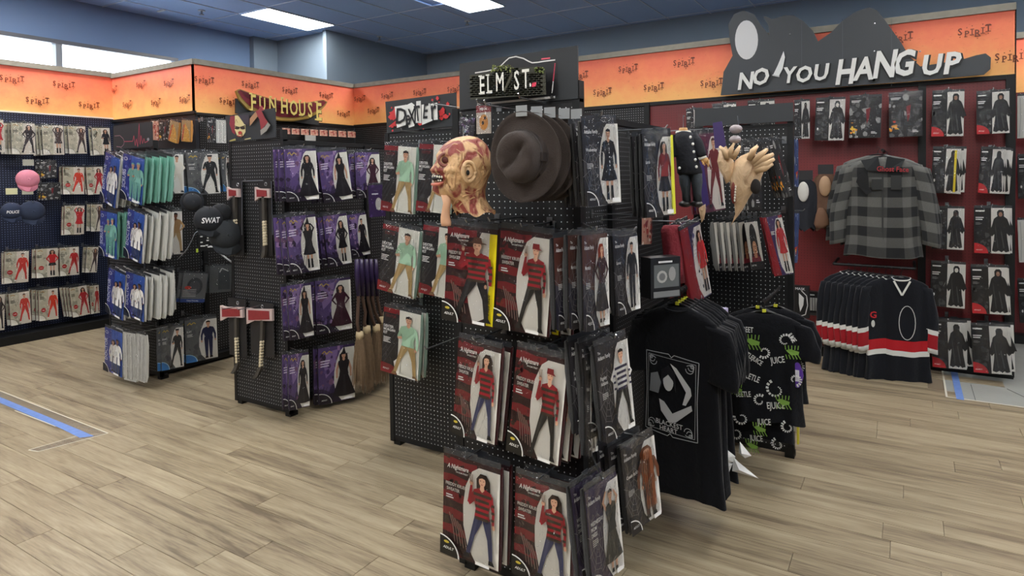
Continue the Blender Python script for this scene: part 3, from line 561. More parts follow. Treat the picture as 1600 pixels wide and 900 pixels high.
for i in range(6): DESF['wi%d' % i] = (lambda i=i: witch(i))
for i in range(5): DESF['sw%d' % i] = (lambda i=i: swat(i))
for i in range(10): DESF['la%d' % i] = (lambda i=i: ladies(i))
for i in range(7): DESF['ad%d' % i] = (lambda i=i: web(i))
for i in range(8): DESF['re%d' % i] = (lambda i=i: reaper(i))
DESC = dict(ff='pack with woman in striped sweater and jeans', fm='pack with capped man in striped sweater', fp='yellow edged plus size striped sweater pack',
            dx='pack with man in mint shirt', dr1='blue bag with white lab coats', dr0='blue bag with green scrubs', foil='crinkled bag, black robe', foil2='crinkled dark bag, orange patch',
            red0='bag of red cloth with navy card', red1='red and purple pack, red dress', red2='maroon pack, red suit', wig='boxed tall black wig', blister='grey blister pack with blue bottom strip', grey='grey translucent bag with buckle',
            coat='clear bag of folded white coat', green='clear bag of folded green scrubs', tan='bag of tan and orange costume pieces', pink='small pinkish printed card pack', purple='dark purple accessory card', face='small pack with orange face print', flash='small dark purple and pale blue pack', skirt='white and black striped folded garment bag', blue='narrow blue costume bag',
            wi0='purple pack, woman in a long black dress', wi1='purple pack, pointed hat witch in long gown', wi2='purple pack, woman in a dark maroon gown', wi3='purple pack, witch in short black skirt', wi4='purple pack, woman in a short black dress', wi5='purple pack, figure in a long dark robe',
            sw0='grey pack, figure in black tactical gear', sw1='grey pack, man in a navy suit', sw2='grey pack, person in a tan uniform', sw3='grey pack, person in black robe', sw4='grey pack, person in a pale uniform',
            la0='beige pack, woman in an orange red outfit', la1='beige pack, woman in red top and black shorts', la2='beige pack, man in dull red suit', la3='beige pack, woman in a short red dress', la4='beige pack, woman in a dark red suit', la5='beige pack, person in a bright orange suit',
            la6='beige pack, woman in a black catsuit', la7='beige pack, woman in a short brown dress', la8='beige pack, woman in brown top and leggings', la9='beige pack, woman in a short navy dress',
            ad0='dark cobweb pack, black buttoned dress', ad1='dark cobweb pack, person in striped shirt and shorts', ad2='brown cobweb pack, woman in striped skirt', ad3='dark cobweb pack, man in a dark suit', ad4='dark cobweb pack, figure in long brown hair', ad5='dark cobweb pack, woman in a red blouse with yellow edge', ad6='purple black pack, woman in a layered black dress',
            re0='monochrome pack, hooded robe with pale face', re1='red cornered monochrome pack, hooded robe', re2='monochrome pack, robe with dark face', re3='red cornered monochrome pack, faceless robe', re4='monochrome pack, pale hooded figure', re5='red cornered monochrome pack, long hooded robe', re6='yellow striped monochrome pack, hooded robe', re7='red cornered monochrome pack, faceless hooded robe')
def design(k):
    if k not in DES: DES[k] = DESF[k]().mesh('insert_card', INK)
    return DES[k]
# shared pack meshes in a unit frame: x -.5...5, z -1..0, y in units of thickness
def pouch_mesh(col, seed):
    r = random.Random(seed); m = MB(); NX, NZ = 7, 9; rings = []
    for k in range(NZ+1):
        z = -1.0*k/NZ; e = min(1, 4*min(k, NZ-k)/NZ+.25); ring = []
        for j in range(20):
            a = 2*PI*j/20; x = .5*max(-1, min(1, 1.25*math.cos(a))); y = .5+.5*e*max(-1, min(1, 1.4*math.sin(a)))+(r.uniform(-.12, .12) if math.sin(a) > .2 else 0)
            if math.sin(a) <= 0: y = max(.04, y)
            ring.append((x, y, z))
        rings.append(ring)
    return m.loft(rings, lin(col)).mesh('pouch', INKCLOTH, True)
def film_mesh(seed, mat):
    r = random.Random(seed); m = MB(); NX, NZ = 8, 12; vs = []; fs = []
    for k in range(NZ+1):
        for j in range(NX+1):
            x = -.515+1.03*j/NX; z = .06-1.075*k/NZ; ed = j in (0, NX) or k in (0, NZ); vs.append((x, (.1 if ed else -.42+r.uniform(-.2, .2)), z))
    for k in range(NZ):
        for j in range(NX): a = k*(NX+1)+j; fs.append((a, a+NX+1, a+NX+2, a+1))
    return m.add(vs, fs).mesh('plastic_film', mat, True)
POUCH = {}; FILMS = [film_mesh(i, FILM if i % 2 else FILM2) for i in range(6)]
PCOL = dict(ff=(80, 26, 30), fm=(86, 26, 30), fp=(70, 40, 34), dx=(176, 206, 190), dr1=(214, 214, 210), dr0=(110, 166, 148), red0=(140, 22, 34), red1=(128, 22, 34), red2=(100, 30, 44), wig=(150, 150, 146), coat=(222, 222, 216), green=(130, 186, 170), tan=(200, 140, 70), skirt=(190, 190, 184), blue=(66, 80, 130))
def pouch(k):
    c = PCOL.get(k) or {'wi': (38, 28, 48), 'sw': (60, 62, 64), 'la': (120, 66, 62), 'ad': (30, 30, 32), 're': (34, 34, 36)}.get(k[:2], (50, 50, 54))
    if k[:2] == 'la' and int(k[2]) > 5: c = (40, 44, 60)
    if c not in POUCH: POUCH[c] = pouch_mesh(c, len(POUCH))
    return POUCH[c]
header = MB().box(-.5, .5, .05, .12, 0, .055).box(-.1, .1, .04, .13, .055, .075).mesh('hang_header', plain('header_strip', (48, 50, 54), .3, spec=.6))
header_clear = MB().box(-.5, .5, .05, .09, 0, .05).mesh('hang_header', FILM)
ORD = ['first', 'second', 'third', 'fourth', 'fifth', 'sixth', 'seventh']
PACKS = []
def pack(k, TL, TR, BL, p0, n, label, group, T=.03, BR=None, stack=0, sdir=None, hook=None, owner=None, name='costume_pack', film=True, stackk=None, cat='costume pack', clear=False, ax=None):
    if ax is None: ax = hook[0] if hook else 0
    if abs(n[0]) > .02 and abs(n[1]) > .02:
        p0 = at((TL[0]+TR[0])/2, (TL[1]+TR[1])/2, p0, (1, 0, 0) if (ax == 0) else (0, 1, 0))
    a, b, c = at(*TL, p0, n), at(*TR, p0, n), at(*BL, p0, n)
    ww = (b-a).length; nn = Vector(n).normalized(); xr = (-nn).cross(Vector((0, 0, 1))).normalized()
    v = b-a; lean = -math.atan2(v.z, v.dot(xr)); dn = c-a; hh = dn.length
    lean2 = -math.atan2(-dn.dot(xr), -dn.z) * -1
    lean2 = math.atan2(dn.dot(xr), -dn.z)
    lean = max(-.30, min(.30, -(math.atan2(v.z, v.dot(xr)))*.35 - lean2*.65))
    top = (a+b)/2
    # keep the print's left-right centre where the bag hangs
    M = frame(top, nn, lean, (ww, T, hh))
    o = thing(name, label, cat, group=group, mat=M)
    link('insert_card', design(k), o); link('pouch', pouch(k), o)
    if film: link('plastic_film', rnd.choice(FILMS), o)
    link('hang_header', header_clear if clear else header, o)
    for i in range(stack):
        d = Vector(sdir) if sdir else -nn*.045
        j = Vector((rnd.uniform(-.006, .006), rnd.uniform(-.006, .006), rnd.uniform(-.012, .004)))
        kk = stackk or k
        o2 = thing(name, '%s, %s behind' % (label, ORD[i]), cat, group=group, mat=frame(top+d*(i+1)+j, nn, lean+rnd.uniform(-.03, .03), (ww*.98, T, hh*.99)))
        link('insert_card', design(kk), o2); link('pouch', pouch(kk), o2)
        if film and i == 0: link('plastic_film', rnd.choice(FILMS), o2)
        link('hang_header', header, o2)
    if owner is not None: owner.append((top+Vector((0, 0, .055*hh)), hook))
    return o
def add_hooks(lst, parent, inv=None):
    "one bent wire hook per hanging place, from the board out to the bag"
    for p, (axis, val) in lst:
        q = p.copy(); q[axis] = val
        yf = parent.matrix_world.translation.y
        if axis == 0 and parent.name.startswith('end_cap') and p.y < yf+.04: q = Vector((val+.26, yf+.02, p.z))
        if axis == 0 and parent.name.startswith('end_cap') and abs(val+3.76) < .01 and p.y < yf+.04: q.x = -3.59
        if axis == 0 and abs(val+5.32) < .01 and p.y < yf+.04: q.x = -5.2
        d = (p-q)
        if d.length < .02: continue
        dn = d.normalized(); e = p+dn*.035
        m = MB(); m.tube([q, e, e+Vector((0, 0, .012))+dn*.01], .0028, 6); bk = Vector((.012, .012, .02)); bk[axis] = .004
        m.box(q.x-bk.x, q.x+bk.x, q.y-bk.y, q.y+bk.y, q.z-bk.z, q.z+bk.z)
        o = m.build('peg_hook', METAL); o.parent = parent; o.matrix_parent_inverse = parent.matrix_world.inverted()

# ============================================================ THE ROOM
bpy.context.view_layer.update()
fl = struct(MB().box(-10, 5.5, -5.5, 10, -.12, -.006).build('floor', plain('floor_joint', (124, 110, 90), .7)))
PW, PL = .152, 1.22
pm = MB(); g = .0006
pm.add([(g, g, -.006), (PL-g, g, -.006), (PL-g, PW-g, -.006), (g, PW-g, -.006), (g+.001, g+.001, 0), (PL-g-.001, g+.001, 0), (PL-g-.001, PW-g-.001, 0), (g+.001, PW-g-.001, 0)],
       [(4, 5, 6, 7), (0, 1, 5, 4), (1, 2, 6, 5), (2, 3, 7, 6), (3, 0, 4, 7)])
plank_me = pm.mesh('plank', PLANK)
cand = []; yy = -.6; row = 0
PATCH = (.26, 9, 5.49, 9)
while yy < 8:
    xx = -10+rnd.uniform(0, PL)
    while xx < 5:
        c = Vector((xx+PL/2, yy+PW/2, 0)); inpatch = c.x > .1 and yy > 5.42
        if not inpatch:
            d = (c-CAM).dot(FW); vis = False
            if d > .4:
                for dx in (0, PL/2, PL):
                    q = Vector((xx+dx, yy+PW/2, 0))
                    if (q-CAM).dot(FW) > .3:
                        px = proj(q)
                        if -60 < px[0] < 1660 and 300 < px[1] < 960: vis = True
            cand.append((0 if vis else 1, d, xx, yy))
        xx += PL
    yy += PW; row += 1
cand.sort(); near = [c for c in cand if c[0] == 0][:300]; rest = [c for c in cand if c not in near]
for _, _, x, y in near: o = link('plank', plank_me, fl); o.location = (x, y, 0)
rm = MB()
for _, _, x, y in rest: rm.add([(x+g, y+g, -.001), (x+PL-g, y+g, -.001), (x+PL-g, y+PW-g, -.001), (x+g, y+PW-g, -.001)], [(0, 1, 2, 3)])
o = rm.build('more_planks', PLANK, fl); o['kind'] = 'stuff'
# bare concrete patch with a crack and blue tape at the far right
m = MB(); m.box(.235, 5, 5.49, 9, -.006, -.002); o = struct(m.build('trim_1', CONC))
m = MB(); m.box(.228, .24, 5.49, 9, -.002, .001).box(.228, 5, 5.478, 5.49, -.002, .001); m.build('edge_strip', plain('pale_edge', (206, 202, 186), .6), o)
m = MB(); m.box(.40, .404, 5.5, 5.9, -.002, -.001); m.tube([(.62, 5.9, -.001), (.80, 5.55, -.001)], .002, 4); m.build('crack', plain('crack', (90, 92, 90), .9), o)
tag(MB().box(.29, .335, 5.46, 6.3, -.001, .0015).build('floor_tape', TAPE), 'blue masking tape strip on bare grey concrete below the right wall', 'tape')
# long taped outline on the planks at the left
t = thing('floor_tape_outline', 'clear tape outline with a blue tape line on the wooden floor at left', 'tape')
m = MB(); m.add([(-7.5, 1.985, .0012), (-4.52, 1.985, .0012), (-4.37, 2.10, .0012), (-7.5, 2.13, .0012)], [(0, 1, 2, 3)]); m.add([(-4.52, 1.72, .0011), (-4.44, 1.74, .0011), (-4.37, 2.10, .0011), (-4.47, 2.0, .0011)], [(0, 1, 2, 3)])
m.build('clear_tape', CLEART, t)
m = MB()
for a, b in (((-7.5, 2.13), (-4.37, 2.10)), ((-4.37, 2.10), (-4.44, 1.74)), ((-4.44, 1.74), (-4.52, 1.72)), ((-4.52, 1.72), (-4.50, 1.985)), ((-4.8, 1.985), (-5.4, 1.98))):
    d = Vector((b[0]-a[0], b[1]-a[1], 0)).normalized(); q = Vector((-d.y, d.x, 0))*.004
    m.add([(a[0]+q.x, a[1]+q.y, .002), (a[0]-q.x, a[1]-q.y, .002), (b[0]-q.x, b[1]-q.y, .002), (b[0]+q.x, b[1]+q.y, .002)], [(3, 2, 1, 0)])
m.build('tape_edge', plain('pale_edge', (206, 202, 186), .6), t)
m = MB(); m.add([(-7.5, 2.02, .0022), (-4.75, 1.985, .0022), (-4.45, 1.97, .0022), (-4.40, 2.03, .0022), (-4.6, 2.035, .0022), (-7.5, 2.075, .0022)], [(0, 1, 2, 3, 4, 5)]); m.build('blue_tape', TAPE, t)

# ceiling: dark tiles between thin bars, 2 x 4 ft
ce = struct(MB().box(-10, 5.5, -5.5, 10, CEIL+.03, CEIL+.12).build('ceiling', CEILM))
tx, ty = .6, 1.2
tile = MB().box(.006, tx-.006, .006, ty-.006, .004, .02).mesh('ceiling_tile', CEILM)
bars = MB(); TX0, TY0 = -7.79, 5.57; cnt = 0; LSET = []
for i in range(-3, 22):
    for j in range(-9, 4):
        x, y = TX0+i*tx, TY0+j*ty
        c = Vector((x+tx/2, y+ty/2, CEIL)); d = (c-CAM).dot(FW)
        if d > 4.5:
            p = proj(c)
            if -80 < p[0] < 1680 and -90 < p[1] and not any(abs(x+tx/2-lx) < .35 and abs(y+ty/2-ly) < .65 for lx, ly in LIGHTS):
                o = link('ceiling_tile', tile, ce); o.location = (x, y, CEIL); cnt += 1
for i in range(-4, 23): bars.box(TX0+i*tx-.006, TX0+i*tx+.006, -5.5, 9.5, CEIL-.004, CEIL+.004)
for j in range(-9, 5): bars.box(-9.5, 5.5, TY0+j*ty-.006, TY0+j*ty+.006, CEIL-.004, CEIL+.004)
bars.build('grid_bars', TBAR, ce)
for i, (x, y) in enumerate(LIGHTS):
    lb = {15: 'white ceiling light panel above the small gabled sign at upper left', 16: 'white ceiling light panel cut off by the top edge of the photo'}.get(i, 'ceiling light panel outside the photo')
    t = thing('ceiling_light', lb, 'ceiling light', (x, y, CEIL), group='fluorescent ceiling panels' if i in (15, 16) else 'ceiling panels outside the photo')
    MB().box(-.285, .285, -.57, .57, -.006, 0).build('diffuser', DIFF, t)
    f = MB(); f.box(-.30, -.285, -.59, .59, -.012, .003).box(.285, .30, -.59, .59, -.012, .003).box(-.285, .285, -.59, -.57, -.012, .003).box(-.285, .285, .57, .59, -.012, .003); f.build('light_frame', TBAR, t)
for (px, py), lb in (((315, 20), 'left of the left light panel'), ((730, 36), 'under the right light panel'), ((593, 60), 'between the two light panels')):
    p = at(px, py, (0, 0, CEIL-.03), (0, 0, 1)); t = thing('sprinkler_head', 'small pale sprinkler head on the dark ceiling '+lb, 'sprinkler', (p.x, p.y, CEIL))
    MB().tube([(0, 0, .0), (0, 0, -.05)], .012, 8).build('stem', METAL, t); MB().tube([(0, 0, 0), (0, 0, -.006)], .045, 14).build('rose', plain('pale_metal', (190, 194, 198), .4), t); MB().tube([(0, 0, -.05), (0, 0, -.058)], .03, 10).build('deflector', METAL, t)
p = at(114, 8, (0, 0, CEIL-.03), (0, 0, 1)); tag(MB().box(p.x-.1, p.x+.1, p.y-.06, p.y+.06, CEIL-.06, CEIL-.004).build('emergency_light', plain('pale_fitting', (170, 174, 176), .5)), 'small pale box fitting on the dark ceiling at upper left', 'fitting')
p = at(252, 16.5, (0, 0, CEIL-.01), (0, 0, 1)); tag(MB().box(p.x-.08, p.x+.08, p.y-.015, p.y+.015, CEIL-.02, CEIL-.004).build('ceiling_clip', plain('pale_fitting2', (200, 204, 206), .5)), 'small white strip on the ceiling near the left light panel', 'fitting')

# outer dark walls
XW = -8.9
wl = MB(); wl.box(XW-.15, XW, -5.5, 7.0, 0, 2.6).box(XW-.15, XW, -5.5, 7, 3.36, CEIL+.1).box(XW-.15, XW, 5.35, 7, 2.6, 3.36).box(XW-.15, XW, -5.5, -1.0, 2.6, 3.36)
struct(wl.build('wall_left', DARKW))
wn = struct(MB().box(XW-.06, XW-.05, -1, 5.35, 2.6, 3.36).build('window_1', filmmat('window_glass', base=.02, strength=.02)))
m = MB(); m.box(XW-.07, XW+.03, -1, 5.35, 3.33, 3.38).box(XW-.07, XW+.03, -1, 5.35, 2.58, 2.63)
m.build('window_frame', plain('frame_metal', (88, 92, 98), .4), wn)
for y in (-.6, 1.3, 3.84): MB().box(XW-.09, XW+.02, y-.035, y+.035, 2.6, 3.36).build('mullion', plain('mullion_grey', (120, 128, 134), .4), wn)
MB().box(XW, XW+.05, 3.86, 3.94, 2.55, 3.33)
struct(MB().box(XW-.15, -7.58, 7.0, 7.15, 0, CEIL+.1).box(-7.62, -7.55, 6.9, 9.5, 0, CEIL+.1).box(XW, XW+.10, 6.55, 7.0, 0, CEIL+.1).build('wall_back', plain('dark_wall_column', (122, 138, 152), .75)))
struct(MB().box(-7.6, 5.5, 9.3, 9.5, 0, CEIL+.1).build('wall_far', plain('near_black_wall', (128, 146, 160), .85)))
struct(MB().box(5.3, 5.5, -5.5, 9.5, 0, CEIL+.1).build('wall_right', DARKW)); struct(MB().box(-9, 5.5, -5.6, -5.4, 0, CEIL+.1).build('wall_front', plain('pale_front_wall', (120, 118, 112), .8)))

# merchandising walls: pegboard below, orange printed band above, weathered cap
def band(n, a, b, z0, z1, nrm, marks):
    "a printed band from corner a to corner b, words printed on it"
    a = Vector((*a, 0)); b = Vector((*b, 0)); nv = Vector((*nrm, 0)); back = -nv*.05
    if n == 3: b = b-(b-a).normalized()*.0006
    m = MB(); P = [a, b, b+back, a+back]
    m.add([(p.x, p.y, z0) for p in P]+[(p.x, p.y, z1-.055) for p in P], [(0, 3, 2, 1), (4, 5, 6, 7), (0, 1, 5, 4), (1, 2, 6, 5), (2, 3, 7, 6), (3, 0, 4, 7)])
    t = struct(m.build('trim_%d' % n, BAND))
    e = (b-a).normalized(); P = [a+nv*.02-e*.0, b+nv*.02, b+back*1.6, a+back*1.6]
    m = MB(); m.add([(p.x, p.y, z1-.055) for p in P]+[(p.x, p.y, z1) for p in P], [(0, 3, 2, 1), (4, 5, 6, 7), (0, 1, 5, 4), (1, 2, 6, 5), (2, 3, 7, 6), (3, 0, 4, 7)]); m.build('cap_rail', CAP, t)
    L0 = (b-a).length; k = 0
    for px, py in marks:
        p = at(px, py, a, nv); A = Art(1, .0008); x = -.10
        for ch, dz, s in zip('SPIRIT', (.012, -.006, .004, -.012, .006, .016), (.075, .068, .06, .075, .06, .075)):
            cw = {'I': .022}.get(ch, .042); A.text(ch, x+cw/2, dz-.02, s, (104, 42, 24), off=.014, sx=.9)
            for q in ((-.32, 0), (.32, 0)) if ch in 'IT' else ():
                pass
            if ch in 'IPRT': A.rect(x+cw/2-s*.24, x+cw/2+s*(.05 if ch == 'P' else .22), dz-.022, dz-.016, (112, 46, 26))
            if ch in 'IT': A.rect(x+cw/2-s*.2, x+cw/2+s*.2, dz-.02+s*.68, dz-.014+s*.68, (112, 46, 26))
            A.ell(x+cw/2, dz-.036 if ch in 'SRT' else dz+.05, .004, .004, (112, 46, 26), 6); x += cw+.002
        o = A.build('lettering', INK); o.matrix_world = frame(p+nv*.003, nv, 0, (1, 1, 1)); mw = o.matrix_world.copy(); o.parent = t; o.matrix_world = mw
    return t
XA, XB, YA, YB = -7.95, -6.32, 3.98, 6.24
band(2, (XA, -2.0), (XA, YA), 2.37, 2.90, (1, 0), [(16, 125), (97.5, 134), (56, 159), (137, 166), (-35, 150)])
band(3, (XA, YA), (XB, YA), 2.345, 2.89, (0, -1), [(177, 142), (220.5, 134), (264, 132), (199, 165), (244, 162), (289, 157)])
band(4, (XB, YA), (XB, YB), 2.33, 2.89, (1, 0), [(317, 127), (389, 134), (451, 143), (508, 150.5), (355, 160), (535, 179), (430, 170)])
band(5, (XB, YB), (.695, YB), 2.335, 2.89, (0, -1), [(562, 156), (604.5, 151), (655, 146), (709, 141), (904, 120), (980, 109.5), (1067, 100), (1400, 62), (583, 174.5), (640, 170), (940, 146), (1020, 138.5), (1110, 132), (1519, 51.5), (1578, 91)])
band(6, (.70, 7.6), (3.2, 7.6), 2.335, 2.89, (0, -1), [])
MB().box(0, .01, 0, .01, 0, .01)
def pegwall(nm, x0, x1, y0, y1, z1, mat): return struct(MB().box(x0, x1, y0, y1, .08, z1).build(nm, mat))
def base(nm, x0, x1, y0, y1): return struct(MB().box(x0, x1, y0, y1, 0, .085).build(nm, BLK))
W1 = pegwall('wall_east_left_bay', XA-.04, XA, -2, YA, 2.37, PEGW)
W2 = pegwall('wall_short_return', XA+.003, XB-.003, YA, YA+.04, 2.345, plain('black_panel', (26, 28, 34), .5))
W3 = pegwall('wall_inner_left', XB-.04, XB, YA+.045, YB-.003, 2.33, PEGX)
W4 = pegwall('wall_black_pegboard', XB, -2.235, YB, YB+.04, 2.335, PEGY)
W5 = pegwall('wall_red_pegboard', -2.235, .69, YB, YB+.04, 2.335, REDY)
W6 = pegwall('wall_far_right', .70, 3.2, 7.6, 7.64, 2.335, REDY)
struct(MB().box(.69, .70, YB, 7.6, 0, 2.89).build('wall_right_end', BLK))
base('baseboard_left', XA, XA+.3, -2, YA); base('baseboard_inner', XB, XB+.06, YA, YB); base('baseboard_back', XB, .69, YB-.05, YB); base('baseboard_return', XA, XB, YA-.05, YA); base('baseboard_far', .7, 3.2, 7.5, 7.6)
for i, (x, w_) in enumerate(((-2.26, .05), (.065, .055), (.635, .055), (-4.0, .05))): struct(MB().box(x, x+w_, YB-.03, YB, 0, 2.34).build('trim_%d' % (10+i), BLK))
struct(MB().box(XB+.003, .695, YB-.02, YB, 2.31, 2.345).box(XA, XB+.02, YA-.02, YA, 2.32, 2.35).box(XB, XB+.02, YA, YB, 2.305, 2.335).build('trim_20', BLK))
struct(MB().box(XA, XA+.01, -2, YA, 2.36, 2.375).build('trim_21', plain('white_edge', (220, 214, 208), .5)))

# ------------------------------------------------------------ free-standing gondolas
def gondola(nm, label, x0, x1, yf, ylen, core, top=1.885, post=1.95, feet=True):
    t = thing(nm, label, 'display fixture', ((x0+x1)/2, yf, 0)); ox, oy = (x0+x1)/2, yf
    a, b = x0-ox, x1-ox
    MB().box(a+.03, b-.03, 0, .012, .05, top).build('end_pegboard', PEGY, t)
    for x in (a, b-.03): MB().box(x, x+.03, -.004, .036, .02, post if x > a else top).build('upright_post', BLK, t)
    MB().box(a, b, -.002, .03, top-.012, top).build('top_rail', BLK, t); MB().box(a, b, -.002, .03, .03, .06).build('bottom_rail', BLK, t)
    for x in (a+.02, b-.05): MB().box(x, x+.05, .005, .07, 0, .03).build('foot', BLK, t)
    c0, c1 = core[0]-ox, core[1]-ox
    MB().box(c0, c1, .036, ylen, .06, top).build('side_pegboard', PEGX, t)
    MB().box(c0-.01, c1+.01, .036, ylen, top-.02, top+.01).build('top_bar', BLK, t)
    MB().box(c0-.06, c1+.06, .07, ylen, .02, .07).build('base_deck', BLK, t)
    for y in (ylen*.5, ylen-.03): MB().box(c1, c1+.025, y-.02, y+.02, .06, top).build('side_post', BLK, t)
    return t
GE = gondola('end_cap_gondola', 'black pegboard gondola in front centre with four striped sweater packs', -1.575, -1.005, 2.10, 1.75, (-1.35, -1.27))
GD = gondola('end_cap_gondola', 'black pegboard gondola behind the front one, with mint shirt packs', -2.675, -2.13, 2.89, 1.6, (-2.44, -2.36))
GA = gondola('end_cap_gondola', 'black pegboard gondola hung with four toy axes', -4.16, -3.57, 2.87, 1.9, (-3.9, -3.76))
GM = gondola('end_cap_gondola', 'black pegboard gondola at left with medical costume bags on its end', -5.95, -5.18, 2.90, 1.0, (-5.6, -5.32), top=1.885)
GB = gondola('end_cap_gondola', 'black pegboard gondola at right behind the black shirts, with blank sign', -1.10, -.545, 3.86, 1.1, (-.87, -.79))

# ------------------------------------------------------------ packs, bay by bay (pixel corners on each hanging plane)
def yawn(deg): a = math.radians(deg); return (math.cos(a), -math.sin(a), 0)
hk = []
Ye = 1.93; F = (0, -1, 0)
G = 'striped sweater packs on the front gondola end'
EL = [('fp', (700, 353), (778, 356), (689, 499), 'upper left of the front gondola', 1, .0), ('fm', (783, 359), (866, 364), (768, 511), 'upper right of the front gondola', 0, 0),
      ('ff', (717, 530), (784, 543), (703, 674), 'third row left of the front gondola', 1, 0), ('fm', (808, 543), (888, 562), (791, 701), 'third row right of the front gondola', 2, 0),
      ('ff', (694, 712), (782, 729), (685, 861), 'bottom left of the front gondola', 1, 0), ('ff', (806, 743), (894, 762), (797, 893), 'bottom right of the front gondola', 1, 0)]
for k, a, b, c, w_, st, _ in EL: pack(k, a, b, c, (0, Ye, 0), F, DESC[k]+', '+w_, G, stack=st, sdir=(.012, .045, 0), hook=(1, 2.10), owner=hk, T=.03)
pack('fp', (808, 362), (880, 368), (800, 513), (0, 2.0, 0), F, DESC['fp']+', just behind the upper right capped pack', G, hook=(1, 2.10), owner=hk, T=.03, stack=1, sdir=(.03, .035, 0), stackk='fm')
pack('face', (744, 166), (767, 163), (744, 210), (0, 1.99, 0), F, 'small card pack with orange face print under the street sign', 'small packs under the street sign', hook=(1, 2.10), owner=hk, T=.015)
pack('flash', (719, 186), (742, 181), (715, 214), (0, 2.0, 0), F, 'small dark purple and pale blue pack left of the orange face pack', 'small packs under the street sign', hook=(1, 2.10), owner=hk, T=.03)
add_hooks(hk, GE); hk = []
Yd = 2.72; G = 'mint shirt packs'
for n_, (a, b, c) in enumerate((((601, 228), (651, 229), (594, 329)), ((656, 225), (707, 227), (650, 329)), ((599, 353), (656.5, 358), (585.5, 453)), ((662, 353), (719, 358), (652, 458)), ((600, 482), (658, 489), (592, 580)))):
    pack('dx', a, b, c, (0, Yd, 0), F, DESC['dx']+', '+('top left of its gondola', 'top right of its gondola, beside the scarred mask', 'second row left', 'second row right, behind the plus size pack', 'lowest, on its own above bare pegboard')[n_], G, hook=(1, 2.89), owner=hk, stack=(0, 0, 1, 0, 1)[n_], sdir=(0, .05, 0), T=.032)
add_hooks(hk, GD); hk = []
G = 'purple costume packs'
PX = (-3.46, 3.3, 0); PN = yawn(24)
for n_, (k, a, b, c) in enumerate((('wi0', (443, 231), (493, 234), (453, 313)), ('wi1', (495, 235), (541, 237), (512, 313)), ('wi2', (554, 237), (592, 239), (560, 308)), ('wi3', (446, 338), (492, 336), (458, 427)), ('wi4', (504, 336), (541, 335), (518, 415)), ('wi5', (542, 335), (571, 333), (553, 401)),
                                ('wi1', (448, 445), (485, 443), (458, 529)), ('wi2', (492, 437), (547, 435), (499, 520)), ('wi0', (450, 555), (482, 550), (452, 641)), ('wi1', (497, 542), (553, 539), (503, 629)))):
    r_ = (0, 0, 0, 1, 1, 1, 2, 2, 3, 3)[n_]
    pack(k, a, b, c, (PX[0], PX[1], 0) if n_ < 99 else PX, PN, DESC[k]+', %s row, %s from the post' % (('top', 'second', 'third', 'bottom')[r_], ORD[n_-(0, 3, 6, 8)[r_]]), G, hook=(0, -3.76), owner=hk, stack=2 if n_ in (0, 1, 3, 4) else 1, sdir=(-.045, -.012, 0), T=.03)
pack('purple', (575, 290), (600, 288), (577, 340), (-3.4, 0, 0), PN, 'dark purple accessory card with pale disc, left of the mint shirt packs', G, hook=(0, -3.76), owner=hk)
pack('purple', (552, 204), (575, 205), (553, 222), (-3.5, 0, 0), PN, 'dark purple card up at the end of the witch packs', G, hook=(0, -3.76), owner=hk) if False else None
add_hooks(hk, GA); hk = []
G = 'medical costume bags on the left gondola end'
Ym = 2.68
MD = [('dr1', (165, 243), (188, 243), (153, 314), 'top row left', 3, 'coat'), ('dr0', (193, 245), (226, 243), (186, 313), 'top row right', 4, 'green'), ('dr0', (157, 332), (183, 331), (154, 400), 'second row left', 3, 'green'), ('dr1', (200, 331), (226, 331), (191, 402), 'second row right', 4, 'coat'),
      ('dr1', (170, 423), (196, 425), (163, 489), 'third row left', 2, 'coat'), ('dr1', (197, 428), (226, 429), (193, 494), 'third row right', 4, 'coat'), ('dr1', (164, 513), (191, 518), (162, 579), 'bottom row left', 1, 'coat'), ('coat', (192, 517), (211, 523), (196, 592), 'bottom row middle', 0, 0), ('coat', (214, 519), (228, 526), (216, 593), 'bottom row right', 0, 0)]
for k, a, b, c, w_, st, sk_ in MD: pack(k, a, b, c, (0, Ym, 0), (-.05, -1, 0) if k != 'coat' else (.05, -1, 0), DESC[k]+', '+w_, G, hook=(1, 2.90), owner=hk, stack=st, stackk=sk_ or None, sdir=(.016, .045, .004), T=.03)
add_hooks(hk, GM); hk = []
G = 'grey uniform packs on the left gondola side'
for k, a, b, c, w_ in (('sw4', (248, 238), (286, 238), (249, 304), 'top row, first from the post'), ('sw0', (290, 238), (340, 238), (296, 305), 'top row, second from the post'), ('sw3', (345, 241), (359, 241), (349, 299), 'top row, cut off by the axe gondola'), ('sw2', (247, 328), (284, 327), (249, 400), 'second row, beside the black caps'),
                       ('sw3', (248, 422), (272, 419), (251, 488), 'third row, by the post'), ('blister', (287, 427), (325, 427), (280, 473), 'third row, second from the post'), ('grey', (328, 415), (362, 415), (328, 457), 'third row, beside the axe gondola'), ('sw0', (251, 513), (286, 507), (251, 580), 'bottom row, by the post'), ('sw1', (288, 500), (338, 495), (293, 566), 'bottom row, second from the post')):
    pack(k, a, b, c, (-5.06, 3.2, 0), yawn(18), DESC[k]+', '+w_, G, hook=(0, -5.32), owner=hk, stack=1 if k != 'sw4' else 2, sdir=(-.045, -.01, 0))
add_hooks(hk, GM); hk = []
G = 'packs above the left gondola'
for k, a, b, c, w_ in (('pink', (236, 190), (248, 189), (236, 220), 'leftmost'), ('foil', (249, 190), (265, 189), (248, 220), 'second from left'), ('tan', (266, 190), (280, 189), (260, 221), 'third from left'), ('tan', (284, 188), (298, 188), (283, 221), 'fourth from left')):
    pack(k, a, b, c, (0, 3.84, 0), F, DESC[k]+', high on the wall, '+w_, G, hook=(1, YA), owner=hk)
